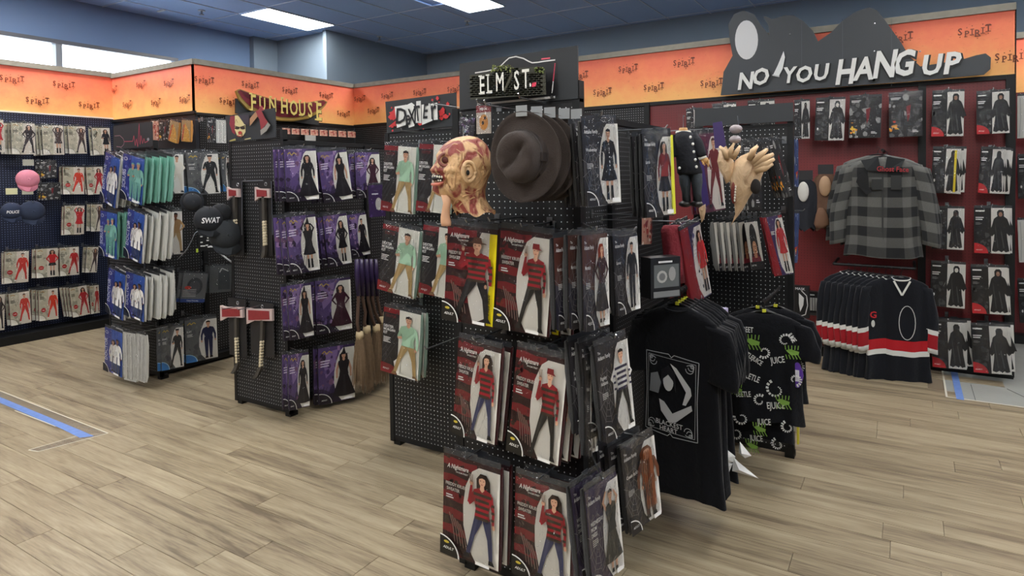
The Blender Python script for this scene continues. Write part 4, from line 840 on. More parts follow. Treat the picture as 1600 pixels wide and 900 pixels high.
add_hooks(hk, W2); hk = []
pack('foil2', (324, 186), (337, 187), (325, 222), (-6.15, 0, 0), yawn(20), 'clear bag of white and black pieces high on the wall left of the clown sign', G, hook=(0, XB), owner=hk)
pack('coat', (338, 187), (353, 188), (339, 223), (-6.12, 0, 0), yawn(20), 'clear bag of pale pieces high on the wall beside the clown sign', G, hook=(0, XB), owner=hk)
for i in range(8):
    x = 441+i*14.6; pack('pink', (x, 200+i*.75), (x+12.5, 200.6+i*.75), (x, 209+i*.8), (-6.1, 0, 0), (1, 0, 0), 'small pinkish printed carton high on the wall, %s from the left' % (ORD+['eighth'])[i], 'row of small cartons under the carnival sign', hook=(0, XB), owner=hk, film=False, name='small_carton', cat='carton')
add_hooks(hk, W3); hk = []
G = 'packs on the left wall'; WX = (-7.72, 3.3, 0); WN = yawn(10)
WL = [('la3', (-28, 186), (5, 188), (-24, 237), 'top row, cut by the photo edge'), ('la6', (17, 191), (54, 194), (20, 240), 'top row, first whole one'), ('la7', (65, 195), (98, 197), (69, 241), 'top row, second'), ('la8', (105, 197), (133, 198), (109, 240), 'top row, third'), ('la9', (143, 199), (171, 201), (148, 241), 'top row, at the corner'),
      ('foil', (62, 252), (88, 251), (62, 279), 'small, right of the pink cap'), ('la5', (98, 261), (131, 261), (98, 304), 'second row left'), ('la4', (134, 261), (160, 261), (138, 304), 'second row right'), ('foil', (63, 287), (94, 286), (64, 313), 'small, under the other small one'),
      ('la3', (101, 321), (132, 322), (101, 366), 'third row left'), ('la8', (142, 319), (160, 320), (144, 361), 'third row right'), ('la0', (7, 393), (45, 393), (8, 442), 'fourth row, first'), ('la1', (56, 389), (90, 388), (58, 434), 'fourth row, second'), ('la2', (93, 387), (123, 386), (95, 431), 'fourth row, third'), ('la8', (136, 386), (154, 386), (133, 426), 'fourth row, at the corner'),
      ('la6', (-24, 461), (7, 461), (-20, 517), 'bottom row, cut by the photo edge'), ('la0', (13, 458), (45, 456), (21, 507), 'bottom row, first whole one'), ('la5', (60, 453), (90, 451), (63, 501), 'bottom row, second'), ('la4', (108, 451), (135, 445), (113, 497), 'bottom row, third'), ('la2', (140, 446), (154, 446), (146, 489), 'bottom row, at the corner')]
for i, (k, a, b, c, w_) in enumerate(WL):
    pack(k, a, b, c, WX, WN, DESC[k]+', left wall, '+w_, G, hook=(0, XA), owner=hk, stack=3 if i in (17, 18, 1, 2) else 1, sdir=(-.05, -.012, 0), name='costume_pack')
add_hooks(hk, W1); hk = []
G = 'cobweb costume packs on the right side of the front gondola'
for k, a, b, c, X, yw, w_, st in (('ad0', (908, 187), (963, 189), (918, 321), -.84, 32, 'top row, first', 3), ('ad5', (1003, 206), (1048, 210), (1014, 337), -.84, 34, 'top row, second', 2), ('red2', (1082, 206), (1123, 211), (1102, 327), -.86, 32, 'top row, third', 1),
                                  ('ad2', (909, 367), (948, 365), (915, 516), -.86, 20, 'second row, first', 2), ('ad3', (957, 365), (994, 367), (970, 487), -.86, 20, 'second row, second', 1), ('red0', (1061, 354), (1093, 352), (1092, 463), -.84, 20, 'second row, third', 1),
                                  ('ad0', (913, 554), (928, 550), (917, 712), -.9, 14, 'third row, beside the post', 0), ('ad1', (928, 538), (978, 526), (950, 683), -.84, 20, 'third row, second', 2), ('ad4', (969, 696), (1020, 680), (993, 822), -.86, 20, 'bottom row, second', 2), ('ad6', (913, 765), (962, 739), (932, 918), -.84, 16, 'bottom row, first', 1)):
    pack(k, a, b, c, (X, 2.7, 0), yawn(yw), DESC[k]+', '+w_, G, hook=(0, -1.27), owner=hk, stack=st, sdir=(-.05, -.0, 0) if yw < 30 else (-.035, .03, 0), T=.03)
pack('pink', (1003, 338), (1018, 338), (1003, 382), (-1.0, 0, 0), yawn(20), 'small brown toned pack between the first two rows of cobweb packs', G, hook=(0, -1.27), owner=hk)
add_hooks(hk, GE); hk = []
G = 'packs on the far right gondola end'
for k, a, b, c, w_, st in (('foil', (1161, 220), (1190, 224), (1172, 325), 'top row, behind the bone mask', 2), ('foil2', (1199, 220), (1216, 218), (1232, 306), 'top row, tilted at right', 3), ('wig', (1163, 348), (1183, 346), (1176, 421), 'second row', 0), ('red1', (1191, 339), (1221, 337), (1216, 429), 'second row, tilted at right', 1)):
    pack(k, a, b, c, (-.7, 3.5, 0), (.25, -.97, 0), DESC[k]+', '+w_, G, hook=(1, 3.86), owner=hk, stack=st, sdir=(-.02, .055, 0), T=.05)
for i in range(5):
    x = 1115+i*9.6; pack('wig', (x, 347), (x+16, 346), (x+12, 422), (0, 3.55, 0), (.80, -.6, 0), 'grey sided wig box, %s from the left of the row of five' % ORD[i], 'row of wig boxes on the far right gondola', hook=(1, 3.86), owner=hk, T=.05, film=False, name='wig_box', cat='wig box')
pack('skirt', (1212, 645), (1236, 640), (1216, 677), (0, 3.6, 0), (.2, -.98, 0), 'white and black striped folded garment under the printed shirts', G, T=.05, hook=(1, 3.86), owner=hk)
for i, (a, b, c) in enumerate((((1240, 218), (1247, 218), (1241, 292)), ((1240, 333), (1249, 334), (1240, 410)))):
    pack('blue', a, b, c, (-.42, 4.1, 0), (.6, -.8, 0), 'narrow blue costume bag hanging %s at the right edge of the far gondola' % ('high', 'lower')[i], G, hook=(0, -.79), owner=hk, ax=1)
add_hooks(hk, GB); hk = []
G = 'black and white packs on the red wall'
RG = [('re2', (1241, 160), (1265, 157), (1239, 218), 0, 'top row, partly hidden by the blank sign'), ('re0', (1275, 156), (1321, 155), (1273, 219), 0, 'top row, second'), ('foil', (1328, 152), (1378, 151), (1327, 215), 0, 'top row, third'), ('foil2', (1389, 147), (1441, 146), (1392, 213), 0, 'top row, beside the middle post'), ('re5', (1457, 145), (1507, 143), (1456, 213), 0, 'top row, fifth'), ('re1', (1526, 147), (1577, 141), (1524, 211), 0, 'top row, last'),
      ('re6', (1458, 233), (1502, 232), (1453, 301), 2, 'second row left'), ('re3', (1533, 234), (1572, 232), (1524, 302), 3, 'second row right'), ('re2', (1457, 326), (1507, 325), (1454, 389), 0, 'third row left'), ('re1', (1522, 325), (1578, 325), (1522, 395), 1, 'third row right'),
      ('re0', (1455, 411), (1509, 413), (1452, 478), 0, 'fourth row left'), ('re5', (1517, 417), (1574, 418), (1519, 489), 1, 'fourth row right'), ('re3', (1455, 503), (1508, 503), (1454, 574), 2, 'bottom row left'), ('re7', (1517, 509), (1576, 510), (1520, 582), 2, 'bottom row right'), ('re4', (1072, 173), (1097, 170), (1072, 226), 0, 'seen over the front gondola')]
for k, a, b, c, st, w_ in RG: pack(k, a, b, c, (0, 6.02, 0), F, DESC[k]+', '+w_, G, hook=(1, YB), owner=hk, stack=st, sdir=(.02, .05, 0))
for (a, b), w_ in ((((1113, 166), (1150, 162)), 'left'), (((1168, 161), (1210, 157)), 'right')): pack('re4', a, b, (a[0], a[1]+60), (0, 6.05, 0), F, 'black and white robe pack behind the blank sign, top edge showing, %s' % w_, G, hook=(1, YB), owner=hk)
add_hooks(hk, W5); hk = []
for i, (k, y) in enumerate((('coat', 150), ('re4', 245), ('coat', 345), ('re0', 440))):
    pack(k, (1590, y), (1640, y-3), (1590, y+66), (0, 7.3, 0), F, 'clear costume bag at the far right edge of the photo, %s from the top' % ORD[i], 'packs on the far wall at the right edge', hook=(1, 7.6), owner=hk)
add_hooks(hk, W6); hk = []

# ============================================================ SIGNS
def loc(M, px, py):
    n = -(M.to_3x3() @ Vector((0, 1, 0))); p = at(px, py, M.translation, n); q = M.inverted() @ p; return q
class PArt(Art):
    "art whose points are read off the photograph on the sign's own plane"
    def __init__(s, M, off=(0, 0), sc=1.0, eps=.0012): super().__init__(1, eps); s.M = M; s.o = off; s.k = sc
    def q(s, x, y): v = loc(s.M, s.o[0]+x/s.k, s.o[1]+y/s.k); return v.x, v.z
    def pp(s, pts, col): return s.poly([s.q(*p) for p in pts][::-1], col)
    def pl(s, pts, w, col): return s.line([s.q(*p) for p in pts], w, col)
    def pt(s, txt, x, y, size, col, **k): a = s.q(x, y); return s.text(txt, a[0], a[1], size, col, **k)
    def pe(s, x, y, rx, ry, col, n=16): return s.pp([(x+rx*math.cos(2*PI*i/n), y+ry*math.sin(2*PI*i/n)) for i in range(n)], col)
def board(M, pts, o, thick=.008, mat=BOARD, name='sign_board'):
    P = [(v.x, v.z) for v in (loc(M, *p) for p in pts)]
    return MB().extrude(P[::-1], .0, thick).build(name, mat, o)
# street sign
M = frame((-1.27, 2.092, 1.97), F); o = thing('street_name_sign', 'dark board with a brick street sign reading ELM ST. above the hats', 'sign', mat=M)
board(M, [(718, 99.5), (902, 71), (903, 154), (718, 172)], o)
A = PArt(M, (700, 60), 6.667)
wht = (222, 220, 216)
OUT = [(285, 360), (400, 342), (480, 325), (550, 290), (600, 240), (640, 205), (710, 190), (790, 210), (840, 238), (880, 255), (940, 250), (1000, 240), (1120, 225), (1145, 260), (1150, 590), (1120, 612), (310, 690), (288, 640)]
A.pp([(x, y) for x, y in OUT], (34, 34, 36)); A.pl(OUT[:13], .0045, wht); A.pl(OUT[15:17], .008, wht)
for i in range(17): y = 380+i*14; A.pl([(286, y), (286, y+6)], .003, wht)
for i in range(20): y = 270+i*16; A.pl([(1148, y), (1149, y+9)], .004, (226, 70, 96) if i < 12 else wht)
A.pl([(1040, 236), (1130, 226)], .005, (226, 90, 110))
A.pp([(300, 400), (520, 370), (600, 310), (700, 290), (770, 325), (900, 322), (1000, 310), (1080, 330), (1092, 600), (700, 625), (310, 655)], (58, 58, 46))
r = random.Random(3)
for rw in range(13):
    for c_ in range(17):
        x = 306+c_*46+(rw % 2)*20; y = 630-rw*22-(x-300)*.045
        lim = 640-(rw*22)
        if rw > 9 and not (520 < x < 790 or x > 960): continue
        if x > 1040: continue
        cc = r.choice([(112, 120, 70), (136, 146, 84), (70, 68, 56), (88, 98, 60), (116, 112, 86)]) if x > 420 else r.choice([(64, 54, 48), (50, 46, 42), (70, 60, 50)])
        if x > 950 and rw > 2: cc = r.choice([(150, 44, 60), (96, 60, 46), (110, 110, 60)])
        A.lay -= 1; A.pp([(x, y), (x+40, y-2), (x+40, y-18), (x, y-16)], cc)
A.lay += 2
for k in range(40): x = r.uniform(520, 760); A.pe(x, r.uniform(300, 370), 9, 8, r.choice([(140, 150, 80), (110, 124, 60), (90, 96, 50)]), 5); A.lay -= 1
for k in range(20): x = r.uniform(980, 1080); A.pe(x, r.uniform(325, 380), 9, 8, r.choice([(140, 150, 80), (110, 124, 60)]), 5); A.lay -= 1
A.lay += 2
for ch, x, y in (('E', 442, 596), ('L', 525, 588), ('M', 640, 566), ('S', 815, 552), ('T', 912, 538), ('.', 962, 524)):
    a = A.q(x, y); A.text(ch, a[0]+.001, a[1]-.001, .098, (20, 20, 18), sx=.52, off=.02, rot=.0); A.text(ch, a[0], a[1], .098, (232, 232, 222), sx=.52, off=.012)
    if ch in 'EL':
        for dz in ((0, .066) if ch != 'L' else (0, .066)): A.rect(a[0]-.014, a[0]+(.014 if ch in 'TM' else .002), a[1]+dz, a[1]+dz+.005, (232, 232, 222))
A.pp([(690, 560), (760, 400), (770, 330), (780, 420), (700, 590)], (64, 62, 46)); A.pp([(985, 490), (1030, 480), (1020, 525), (980, 530)], (222, 60, 88))
A.build('sign_print', INK, o)
MB().tube([(.16, -.012, -.075), (.16, .0, -.075)], .006, 8).build('screw', METAL, o)
# ransom letter sign
M = frame((-2.4, 2.882, 1.98), F); o = thing('ransom_letter_sign', 'black sign reading DEXTER in cut-out letters with red splashes', 'sign', mat=M)
board(M, [(602, 159), (712, 144.5), (713, 196), (605, 208)], o); A = PArt(M, (590, 130), 6.92)
RD = (206, 58, 60)
for x, y, a, b in ((178, 340, 48, 52), (150, 365, 30, 30), (190, 450, 22, 18), (165, 470, 14, 14), (200, 300, 26, 40), (700, 320, 30, 34), (745, 360, 34, 22), (715, 290, 20, 26), (700, 380, 22, 18), (660, 165, 17, 20), (608, 185, 12, 14), (775, 228, 17, 22), (795, 335, 9, 11), (740, 285, 8, 8), (686, 208, 8, 7), (175, 268, 8, 10), (520, 497, 7, 6), (188, 515, 9, 12), (490, 440, 26, 20)):
    A.pp([(x+a*(1+.25*math.sin(5*t+x))*math.cos(t), y+b*(1+.25*math.sin(4*t+y))*math.sin(t)) for t in [2*PI*i/14 for i in range(14)]], RD)
A.pp([(150, 470), (235, 400), (240, 420), (160, 480)], RD)
for pts in (((215, 258), (345, 236), (335, 455), (240, 486)), ((345, 240), (400, 214), (432, 240), (430, 465), (370, 486), (345, 340)), ((452, 200), (500, 195), (507, 436), (446, 432)), ((510, 238), (600, 222), (628, 408), (515, 455)), ((607, 228), (680, 215), (686, 398), (642, 402))): A.pp(pts, (226, 226, 222))
for ch, x, y, s_, sx, sh in (('D', 285, 436, .126, .95, .12), ('e', 368, 450, .12, .7, 0), ('X', 410, 444, .125, .62, 0), ('T', 480, 410, .124, .6, -.1), ('E', 555, 385, .122, .62, .12), ('r', 648, 388, .16, .62, 0)):
    a = A.q(x, y); A.text(ch, a[0], a[1], s_, (24, 24, 26), sx=sx, off=.015, shear=sh)
A.build('sign_print', INK, o)
# carnival sign on the wall
M = frame((-6.22, 5.0, 2.4), (1, 0, 0)); o = thing('carnival_sign', 'maroon and gold banner sign reading FUNHOUSE on the orange wall', 'sign', mat=M)
z2 = lambda P: [(350+x/6.667, 120+y/6.667) for x, y in P]
board(M, z2([(125, 230), (300, 250), (990, 330), (990, 505), (125, 380)]), o, .02)
BN = [(110, 150), (150, 130), (230, 160), (470, 230), (700, 278), (860, 270), (1020, 240), (1060, 265), (1040, 300), (960, 385), (860, 440), (700, 468), (560, 462), (430, 430), (230, 340), (150, 250)]
Pn = [(v.x, v.z) for v in (loc(M, *p) for p in z2(BN))]; MB().extrude(Pn[::-1], -.03, 0).build('banner_board', plain('gold_edge', (150, 124, 60), .5), o)
A = PArt(M, (350, 120), 6.667, .003); A.lay = 11
A.pp([(120, 155), (150, 138), (230, 168), (470, 238), (700, 285), (860, 278), (1015, 248), (1045, 268), (1020, 300), (940, 360), (840, 405), (700, 425), (560, 420), (430, 385), (240, 300), (165, 225)], (112, 32, 44))
for k in range(3): A.pl([(150+20*k, 150+22*k), (300, 215+25*k), (500, 262+30*k), (700, 310+28*k)], .012, (82, 22, 34))
A.pp([(200, 320), (430, 412), (560, 436), (700, 440), (860, 415), (950, 365), (940, 385), (860, 432), (700, 458), (560, 452), (430, 426)], (176, 144, 70))
for ch, x, y, s_ in (('F', 275, 352, .25), ('U', 362, 350, .20), ('N', 462, 362, .22), ('H', 578, 385, .24), ('O', 668, 402, .24), ('U', 752, 410, .24), ('S', 828, 425, .25), ('E', 915, 458, .30)):
    a = A.q(x, y); A.text(ch, a[0]+.006, a[1]-.006, s_, (60, 40, 26), sx=.62, off=.035); A.text(ch, a[0], a[1], s_, (214, 194, 110), sx=.62, off=.02)
    h_ = s_*.70
    if ch in 'FNHUE':
        for dz in (0, h_): A.rect(a[0]-s_*.22, a[0]-s_*.06, a[1]+dz-.004, a[1]+dz+.014, (214, 194, 110))
A.build('sign_print', INK, o); tag(MB().box(-6.27, -6.26, 5.36, 5.52, 2.1, 2.24).build('paper_card', plain('white_card', (214, 212, 206), .6)), 'small white card tucked under the right end of the carnival sign', 'card')
# clown and axe board
M = frame((-3.9, 2.862, 1.98), F); o = thing('clown_sign', 'dark board with a pale clown face and red axe above the toy axes', 'sign', mat=M)
board(M, [(352, 181.5), (429, 168.5), (431, 214.5), (356, 222)], o); A = PArt(M, (350, 160), 11.25, .0012)
A.pp([(112, 245), (190, 235), (200, 570), (150, 530), (96, 380)], (140, 42, 58)); A.pp([(196, 232), (262, 228), (300, 260), (345, 330), (385, 400), (382, 520), (340, 590), (300, 612), (235, 585), (195, 480)], (222, 206, 150))
for x in (240, 342): A.pe(x, 452, 44, 24, (44, 34, 26)); A.pl([(x-50, 415 if x < 300 else 440), (x+45, 440 if x < 300 else 410)], .006, (50, 36, 30))
A.pe(300, 535, 34, 30, (170, 50, 44)); A.pe(300, 585, 48, 22, (150, 40, 44)); A.pe(300, 580, 34, 8, (236, 220, 170)); A.pl([(215, 370), (240, 300), (265, 360)], .004, (150, 130, 80)); A.pp([(270, 230), (470, 214), (470, 400), (390, 390), (300, 260)], (52, 46, 58))
A.pp([(130, 670), (230, 635), (240, 668), (130, 690)], (170, 160, 90)); A.pp([(395, 645), (500, 622), (510, 640), (400, 660)], (200, 190, 130))
A.pp([(490, 290), (590, 165), (640, 235), (490, 420)], (176, 132, 96)); A.pp([(598, 150), (645, 142), (695, 142), (760, 280), (812, 350), (690, 490), (662, 300), (630, 250)], (150, 50, 56)); A.pp([(812, 350), (855, 400), (790, 505), (690, 580), (680, 490), (760, 430)], (150, 148, 140))
A.build('sign_print', INK, o); m = PArt(M, (350, 160), 11.25); a = [m.q(*p) for p in ((598, 150), (650, 58), (700, 142))]; MB().extrude([(p[0], p[1]) for p in a][::-1], -.002, .006).build('axe_tip', plain('axe_red', (150, 50, 56), .5), o)
# heartbeat board
M = frame((-5.5, 2.892, 1.98), F); o = thing('heartbeat_sign', 'dark board with a pink stethoscope and heartbeat line', 'sign', mat=M)
board(M, [(177, 197), (237, 190), (238, 228), (177, 234)], o); A = PArt(M, (150, 160), 6.667); PK = (196, 84, 104)
A.pl([(195, 350), (250, 345), (285, 378), (296, 408), (290, 440), (265, 466), (215, 460)], .004, (170, 130, 140)); A.pl([(296, 408), (385, 405), (397, 345), (412, 450), (424, 380), (438, 465), (452, 170+50), (462, 440), (472, 345), (488, 430), (502, 375), (512, 420), (545, 402)], .005, PK); A.pe(548, 385, 12, 16, (150, 150, 156))
A.build('sign_print', INK, o)
# big hanging-letters sign (hooded figure left as a plain dark shape with a blank oval)
M = frame((-.5, 6.13, 2.6), F); o = thing('cutout_letter_sign', 'big dark cut-out sign reading NO YOU HANG UP over the red wall', 'sign', mat=M)
z3 = lambda P: [(1120+x/3.333, y/3.333) for x, y in P]
SIL = [(20, 496), (28, 440), (35, 375), (82, 290), (66, 200), (60, 130), (88, 74), (140, 55), (195, 75), (228, 128), (275, 186), (268, 130), (240, 88), (252, 84), (290, 100), (350, 80), (400, 80), (450, 110), (500, 160), (527, 216), (600, 165), (650, 112), (720, 62), (790, 38), (832, 52), (872, 100), (960, 222), (1000, 290), (1060, 346), (1270, 312), (1350, 288), (1400, 278), (1428, 300), (1425, 360), (1392, 388), (1050, 420), (500, 462)]
P_ = [(v.x, v.z) for v in (loc(M, *p) for p in z3(SIL))]; MB().extrude(P_[::-1], 0, .02).build('sign_board', plain('dark_cutout_board', (58, 62, 66), .5), o)
A = PArt(M, (1120, 0), 3.333, .002); A.pe(155, 208, 60, 102, (208, 208, 208), 24)
for x in (442, 655, 910): A.pl([(x, 100 if x > 500 else 115), (x, 450)], .003, (84, 88, 92))
A.build('sign_print', INK, o)
for ch, x, y, h_, sx in (('N', 150, 464, .150, .95), ('O', 228, 441, .145, .95), ('Y', 375, 431, .135, .9), ('O', 452, 427, .135, .95), ('U', 540, 417, .135, 1.0), ('H', 665, 436, .205, .80), ('A', 762, 415, .185, .85), ('N', 868, 402, .215, .80), ('G', 968, 392, .20, .80), ('U', 1112, 388, .155, 1.0), ('P', 1215, 383, .165, 1.0)):
    A = PArt(M, (1120, 0), 3.333, .004); A.lay = 3; a = A.q(x, y); A.text(ch, a[0]+.006, a[1]-.008, h_/.72, (34, 36, 38), sx=sx*.9, off=.07, shear=.14); A.lay += 3; A.text(ch, a[0], a[1], h_/.72, (228, 228, 224), sx=sx*.9, off=.032, shear=.14)
    A.build('letter', INK, o)
A = PArt(M, (1120, 0), 3.333, .004); A.lay = 4; A.pp([(350, 268), (357, 300), (345, 360), (325, 398), (295, 392), (320, 340)], (222, 224, 222)); A.pl([(292, 392), (328, 400)], .012, (190, 190, 190)); A.build('knife_shape', INK, o)
for x, y in ((822, 124), (820, 268), (382, 178), (1058, 268)): q = loc(M, 1120+x/3.333, y/3.333); MB().ball((q.x, -.004, q.z), .007, 8, 5).build('screw', METAL, o)
# blank dark sign
tag(MB().box(-1.085, -.543, 3.838, 3.85, 1.895, 1.997).build('blank_sign', BOARD), 'blank dark sign board above the far right gondola', 'sign')

# ============================================================ HATS
t0 = None
def hat_meshes():
    m = MB(); n = 44; rings = []
    for rr, yy in ((.074, -.012), (.084, -.004), (.105, .0), (.128, -.004), (.138, -.012), (.138, -.008), (.126, .001), (.1, .005), (.074, .002)):
        rings.append([(rr*math.cos(2*PI*j/n)*.93, yy+.010*math.cos(4*PI*j/n), rr*math.sin(2*PI*j/n)*1.06) for j in range(n)])
    b = m.loft(rings, cap=False).mesh('brim', FELT, True)
    m = MB(); rings = []
    for i, (rr, yy) in enumerate(((.080, -.002), (.079, -.02), (.077, -.045), (.073, -.068), (.064, -.082), (.052, -.086), (.038, -.084), (.022, -.08), (.006, -.078))):
        ring = []
        for j in range(n):
            a = 2*PI*j/n; x, z = rr*math.cos(a)*.93, rr*math.sin(a)*1.08; u = (x*.77+z*.64); v = (-x*.64+z*.77)
            dent = .020*math.exp(-((v-.008*math.sin(u*40))/.012)**2)*(1/(1+math.exp(-(.060-abs(u+.005))/.006))) if i > 3 else 0
            dent += .008*math.exp(-((u-.03)/.02)**2-((v+.03)/.02)**2)+.010*math.exp(-((u+.045)/.016)**2-((v-.02)/.016)**2) if i > 2 else 0
            pinch = .012*math.exp(-((a-3.9)/.4)**2)*(1 if i > 1 else 0)
            ring.append((x*(1-pinch*8), yy+dent, z*(1-pinch*8)))
        rings.append(ring)
    c = m.loft(rings, cap=True).mesh('crown', FELT, True)
    m = MB(); rings = [[(r_*math.cos(2*PI*j/n)*.93, yy, r_*math.sin(2*PI*j/n)*1.08) for j in range(n)] for r_, yy in ((.0815, -.006), (.0825, -.007), (.0812, -.028), (.0800, -.028))]
    d = m.loft(rings, cap=False).mesh('ribbon', plain('brown_ribbon', (48, 40, 37), .6), True)
    return b, c, d
HB, HC, HR = hat_meshes()
for i in range(5):
    p = atY(820, 245.5, 1.79); t = thing('fedora_hat', 'dark brown felt hat beside the scarred mask, %s' % ('foremost of the stack', 'second in the stack', 'third in the stack', 'fourth in the stack', 'rearmost of the stack')[i], 'hat', group='brown felt hats on the front gondola', mat=frame((p.x+.008*i, 1.79+.052*i, p.z), (.05, -1, .0), .02*(i % 2)))
    for nm, me in (('brim', HB), ('crown', HC), ('ribbon', HR)): link(nm, me, t)
    MB().box(-.02+.015*i, .02+.015*i, -.02, -.018, .13, .165).build('hang_tag', plain('clear_tag', (66, 70, 74) if i else (150, 152, 152), .15), t)
    MB().box(.066, .082, -.034, -.006, -.015, .012).build('ribbon_bow', plain('brown_ribbon', (48, 40, 37), .6), t)
m = MB().tube([(-1.17, 2.10, 1.84), (-1.17, 1.74, 1.84), (-1.17, 1.73, 1.855)], .003, 6); o = m.build('peg_hook', METAL); o.parent = GE; o.matrix_parent_inverse = GE.matrix_world.inverted()

# ============================================================ SCARRED MASK (plain burn-scarred latex head)
Mk = frame(atY(725, 275, 1.80), (.60, -.80, 0)); K = .00228
mk = thing('latex_head_mask', 'tan latex head mask with red scars and open mouth, facing left', 'mask', mat=Mk)
SL = [(214.5, 727, 735, 4), (217, 714, 746, 14), (221, 704, 753, 24), (228, 694, 760, 33), (236, 688, 764, 38), (243, 683.5, 767, 41), (249, 684, 768, 42), (254, 682, 768, 42), (260, 677.5, 768, 41), (265, 674, 767, 40), (268.5, 676, 766, 40), (271, 682, 766, 39), (275, 678, 764, 38), (279, 681, 762, 37), (284, 681, 760, 36), (289, 677.5, 759, 34), (296, 678, 757, 32), (302, 682, 757, 29), (306, 690, 757, 27), (311, 702, 758, 25), (318, 706, 762, 26), (325, 708, 767, 28), (331, 712, 772, 30)]
rings = []; n = 56
for i, (y, xf, xb, wd) in enumerate(SL):
    ring = []
    for j in range(n):
        a = 2*PI*j/n; c_ = math.cos(a); s_ = math.sin(a); cx = (xf+xb)/2; ax_ = (xb-xf)/2
        if c_ < 0: x = cx+ax_*c_; e = .9 if y < 250 or y > 305 else .62; ww_ = wd*abs(s_)**(1.0)*(1-(1-e)*max(0, -c_-.35)/.65)
        else: x = cx+ax_*c_; ww_ = wd*abs(s_)
        dx_, dy_ = (x-698)/9, (y-251)/8; dent = 9*math.exp(-dx_*dx_-dy_*dy_) if s_ < 0 else 0
        dent -= 3.2*math.exp(-((x-700)/12)**2-((y-239)/4.5)**2) + 4*math.exp(-((x-702)/8)**2-((y-270)/9)**2)
        rip = 1.0*math.sin(x*.42+y*.30)*(1 if 258 < y < 300 and x > 700 else .25)+(1.3*math.sin(x*.55-y*.18) if y > 303 else 0)
        yy = (ww_-dent*(abs(s_)) + rip*abs(s_))*(1 if s_ > 0 else -1)
        ragged = (3*math.sin(a*3)+2*math.sin(a*7)) if i == len(SL)-1 else 0
        ring.append(((x-725)*K, yy*K, -(y+ragged-275)*K))
    rings.append(ring)
MB().loft(rings, cap=False).build('head', LATEX, mk, True)
def mp(x, y, d): return ((x-725)*K, -d*K, -(y-275)*K)
m = MB(); e = [mp(698+10*math.cos(t), 251+9*math.sin(t), 27+1.5*math.sin(t)) for t in [2*PI*i/24 for i in range(25)]]; m.tube(e, .0055, 8); m.build('eye_rim', plain('bruised_latex', (132, 76, 68), .5), mk, True)
MB().ball(mp(699, 251, 23), (.016, .010, .014), 14, 9).build('eye_hollow', plain('dark_red_hollow', (84, 30, 26), .6), mk, True)
m = MB(); ear = [mp(731+10*math.cos(t)*(1 if math.cos(t) > 0 else .8), 269+14*math.sin(t), 41-3*math.cos(t)) for t in [2*PI*i/28 for i in range(29)]]; m.tube(ear, [.006+.0015*math.sin(i/28*PI) for i in range(29)], 8)
ear2 = [mp(730+5.5*math.cos(t), 269+9*math.sin(t), 42) for t in [PI*.2+1.5*PI*i/16 for i in range(17)]]; m.tube(ear2, .0035, 6); m.ball(mp(731, 270, 37), (.018, .012, .028), 14, 9); m.build('ear', plain('ear_latex', (210, 172, 128), .5, noise=.1), mk, True)
MB().ball(mp(730, 270.5, 43), (.006, .005, .009), 10, 7).build('ear_hole', plain('black_hole', (14, 10, 9), .8), mk, True)
MB().ball(mp(686, 278, 18), (.021, .022, .0125), 14, 9).build('mouth_hollow', plain('mouth_black', (18, 12, 12), .5), mk, True)
m = MB()
for i in range(5): m.ball(mp(678.5+3.4*i, 275.3+.25*i, 20.5+3.6*i**.8*.9), (.0034, .003, .0046), 8, 6)
for i in range(4): m.ball(mp(680+3.4*i, 281.2, 20.5+3.4*i**.8*.9), (.003, .003, .0036), 8, 6)
m.build('teeth', plain('ivory_teeth', (224, 218, 200), .35), mk, True)
m = MB(); m.tube([mp(677, 286.5, 14), mp(682, 287, 20), mp(688, 286.5, 25), mp(694, 284, 28)], [.005, .0062, .0055, .003], 8); m.build('lower_lip', plain('pink_lip', (196, 112, 92), .45), mk, True)
m = MB()   # strands and folds of scar tissue
for pts in ([(706, 258), (702, 270), (700, 284), (704, 292)], [(711, 256), (708, 270), (706, 284), (709, 293)], [(716, 258), (713, 272), (711, 286), (712, 296)], [(706, 262), (699, 275), (697, 288)], [(714, 236), (722, 242), (722, 252), (716, 262)], [(720, 238), (727, 243), (726, 254)], [(745, 240), (752, 248), (752, 258), (746, 266)], [(722, 296), (735, 300), (748, 296), (756, 286)], [(704, 326), (712, 312), (726, 304), (742, 300)], [(708, 330), (720, 316), (736, 308), (752, 304)], [(700, 232), (712, 228), (726, 232), (742, 236), (760, 238)], [(750, 256), (758, 262), (756, 274), (748, 282)]):
    def dep(x, y):
        k_ = min(range(len(SL)), key=lambda q_: abs(SL[q_][0]-y)); _, xf, xb, wd = SL[k_]; u_ = (x-(xf+xb)/2)/((xb-xf)/2); return wd*math.sqrt(max(.05, 1-u_*u_))*(1-.38*max(0, -u_-.35)/.65 if 250 < y < 305 else 1)
    m.tube([mp(x, y, dep(x, y)+.2) for x, y in pts], [.0012]+[.0026]*(len(pts)-2)+[.0012], 6)
m.build('scar_strands', plain('strand_latex', (190, 146, 104), .5, noise=.15), mk, True)
m = MB(); rings = [[mp(x_+w_*math.cos(t), y, 14+6*math.sin(t)) for t in [2*PI*i/12 for i in range(12)]] for x_, w_, y in ((698, 8, 303), (699, 6, 315), (697, 6, 326), (696, 7, 336), (697, 8, 344), (697, 7, 349))]; m.loft(rings); m.build('neck_flap', plain('flap_latex', (212, 164, 128), .5, noise=.15), mk, True)
MB().tube([(.0, 0, .135), (.0, .0, .17), (0, .25, .17)], .0025, 6).build('hanging_wire', METAL, mk)
rings = []
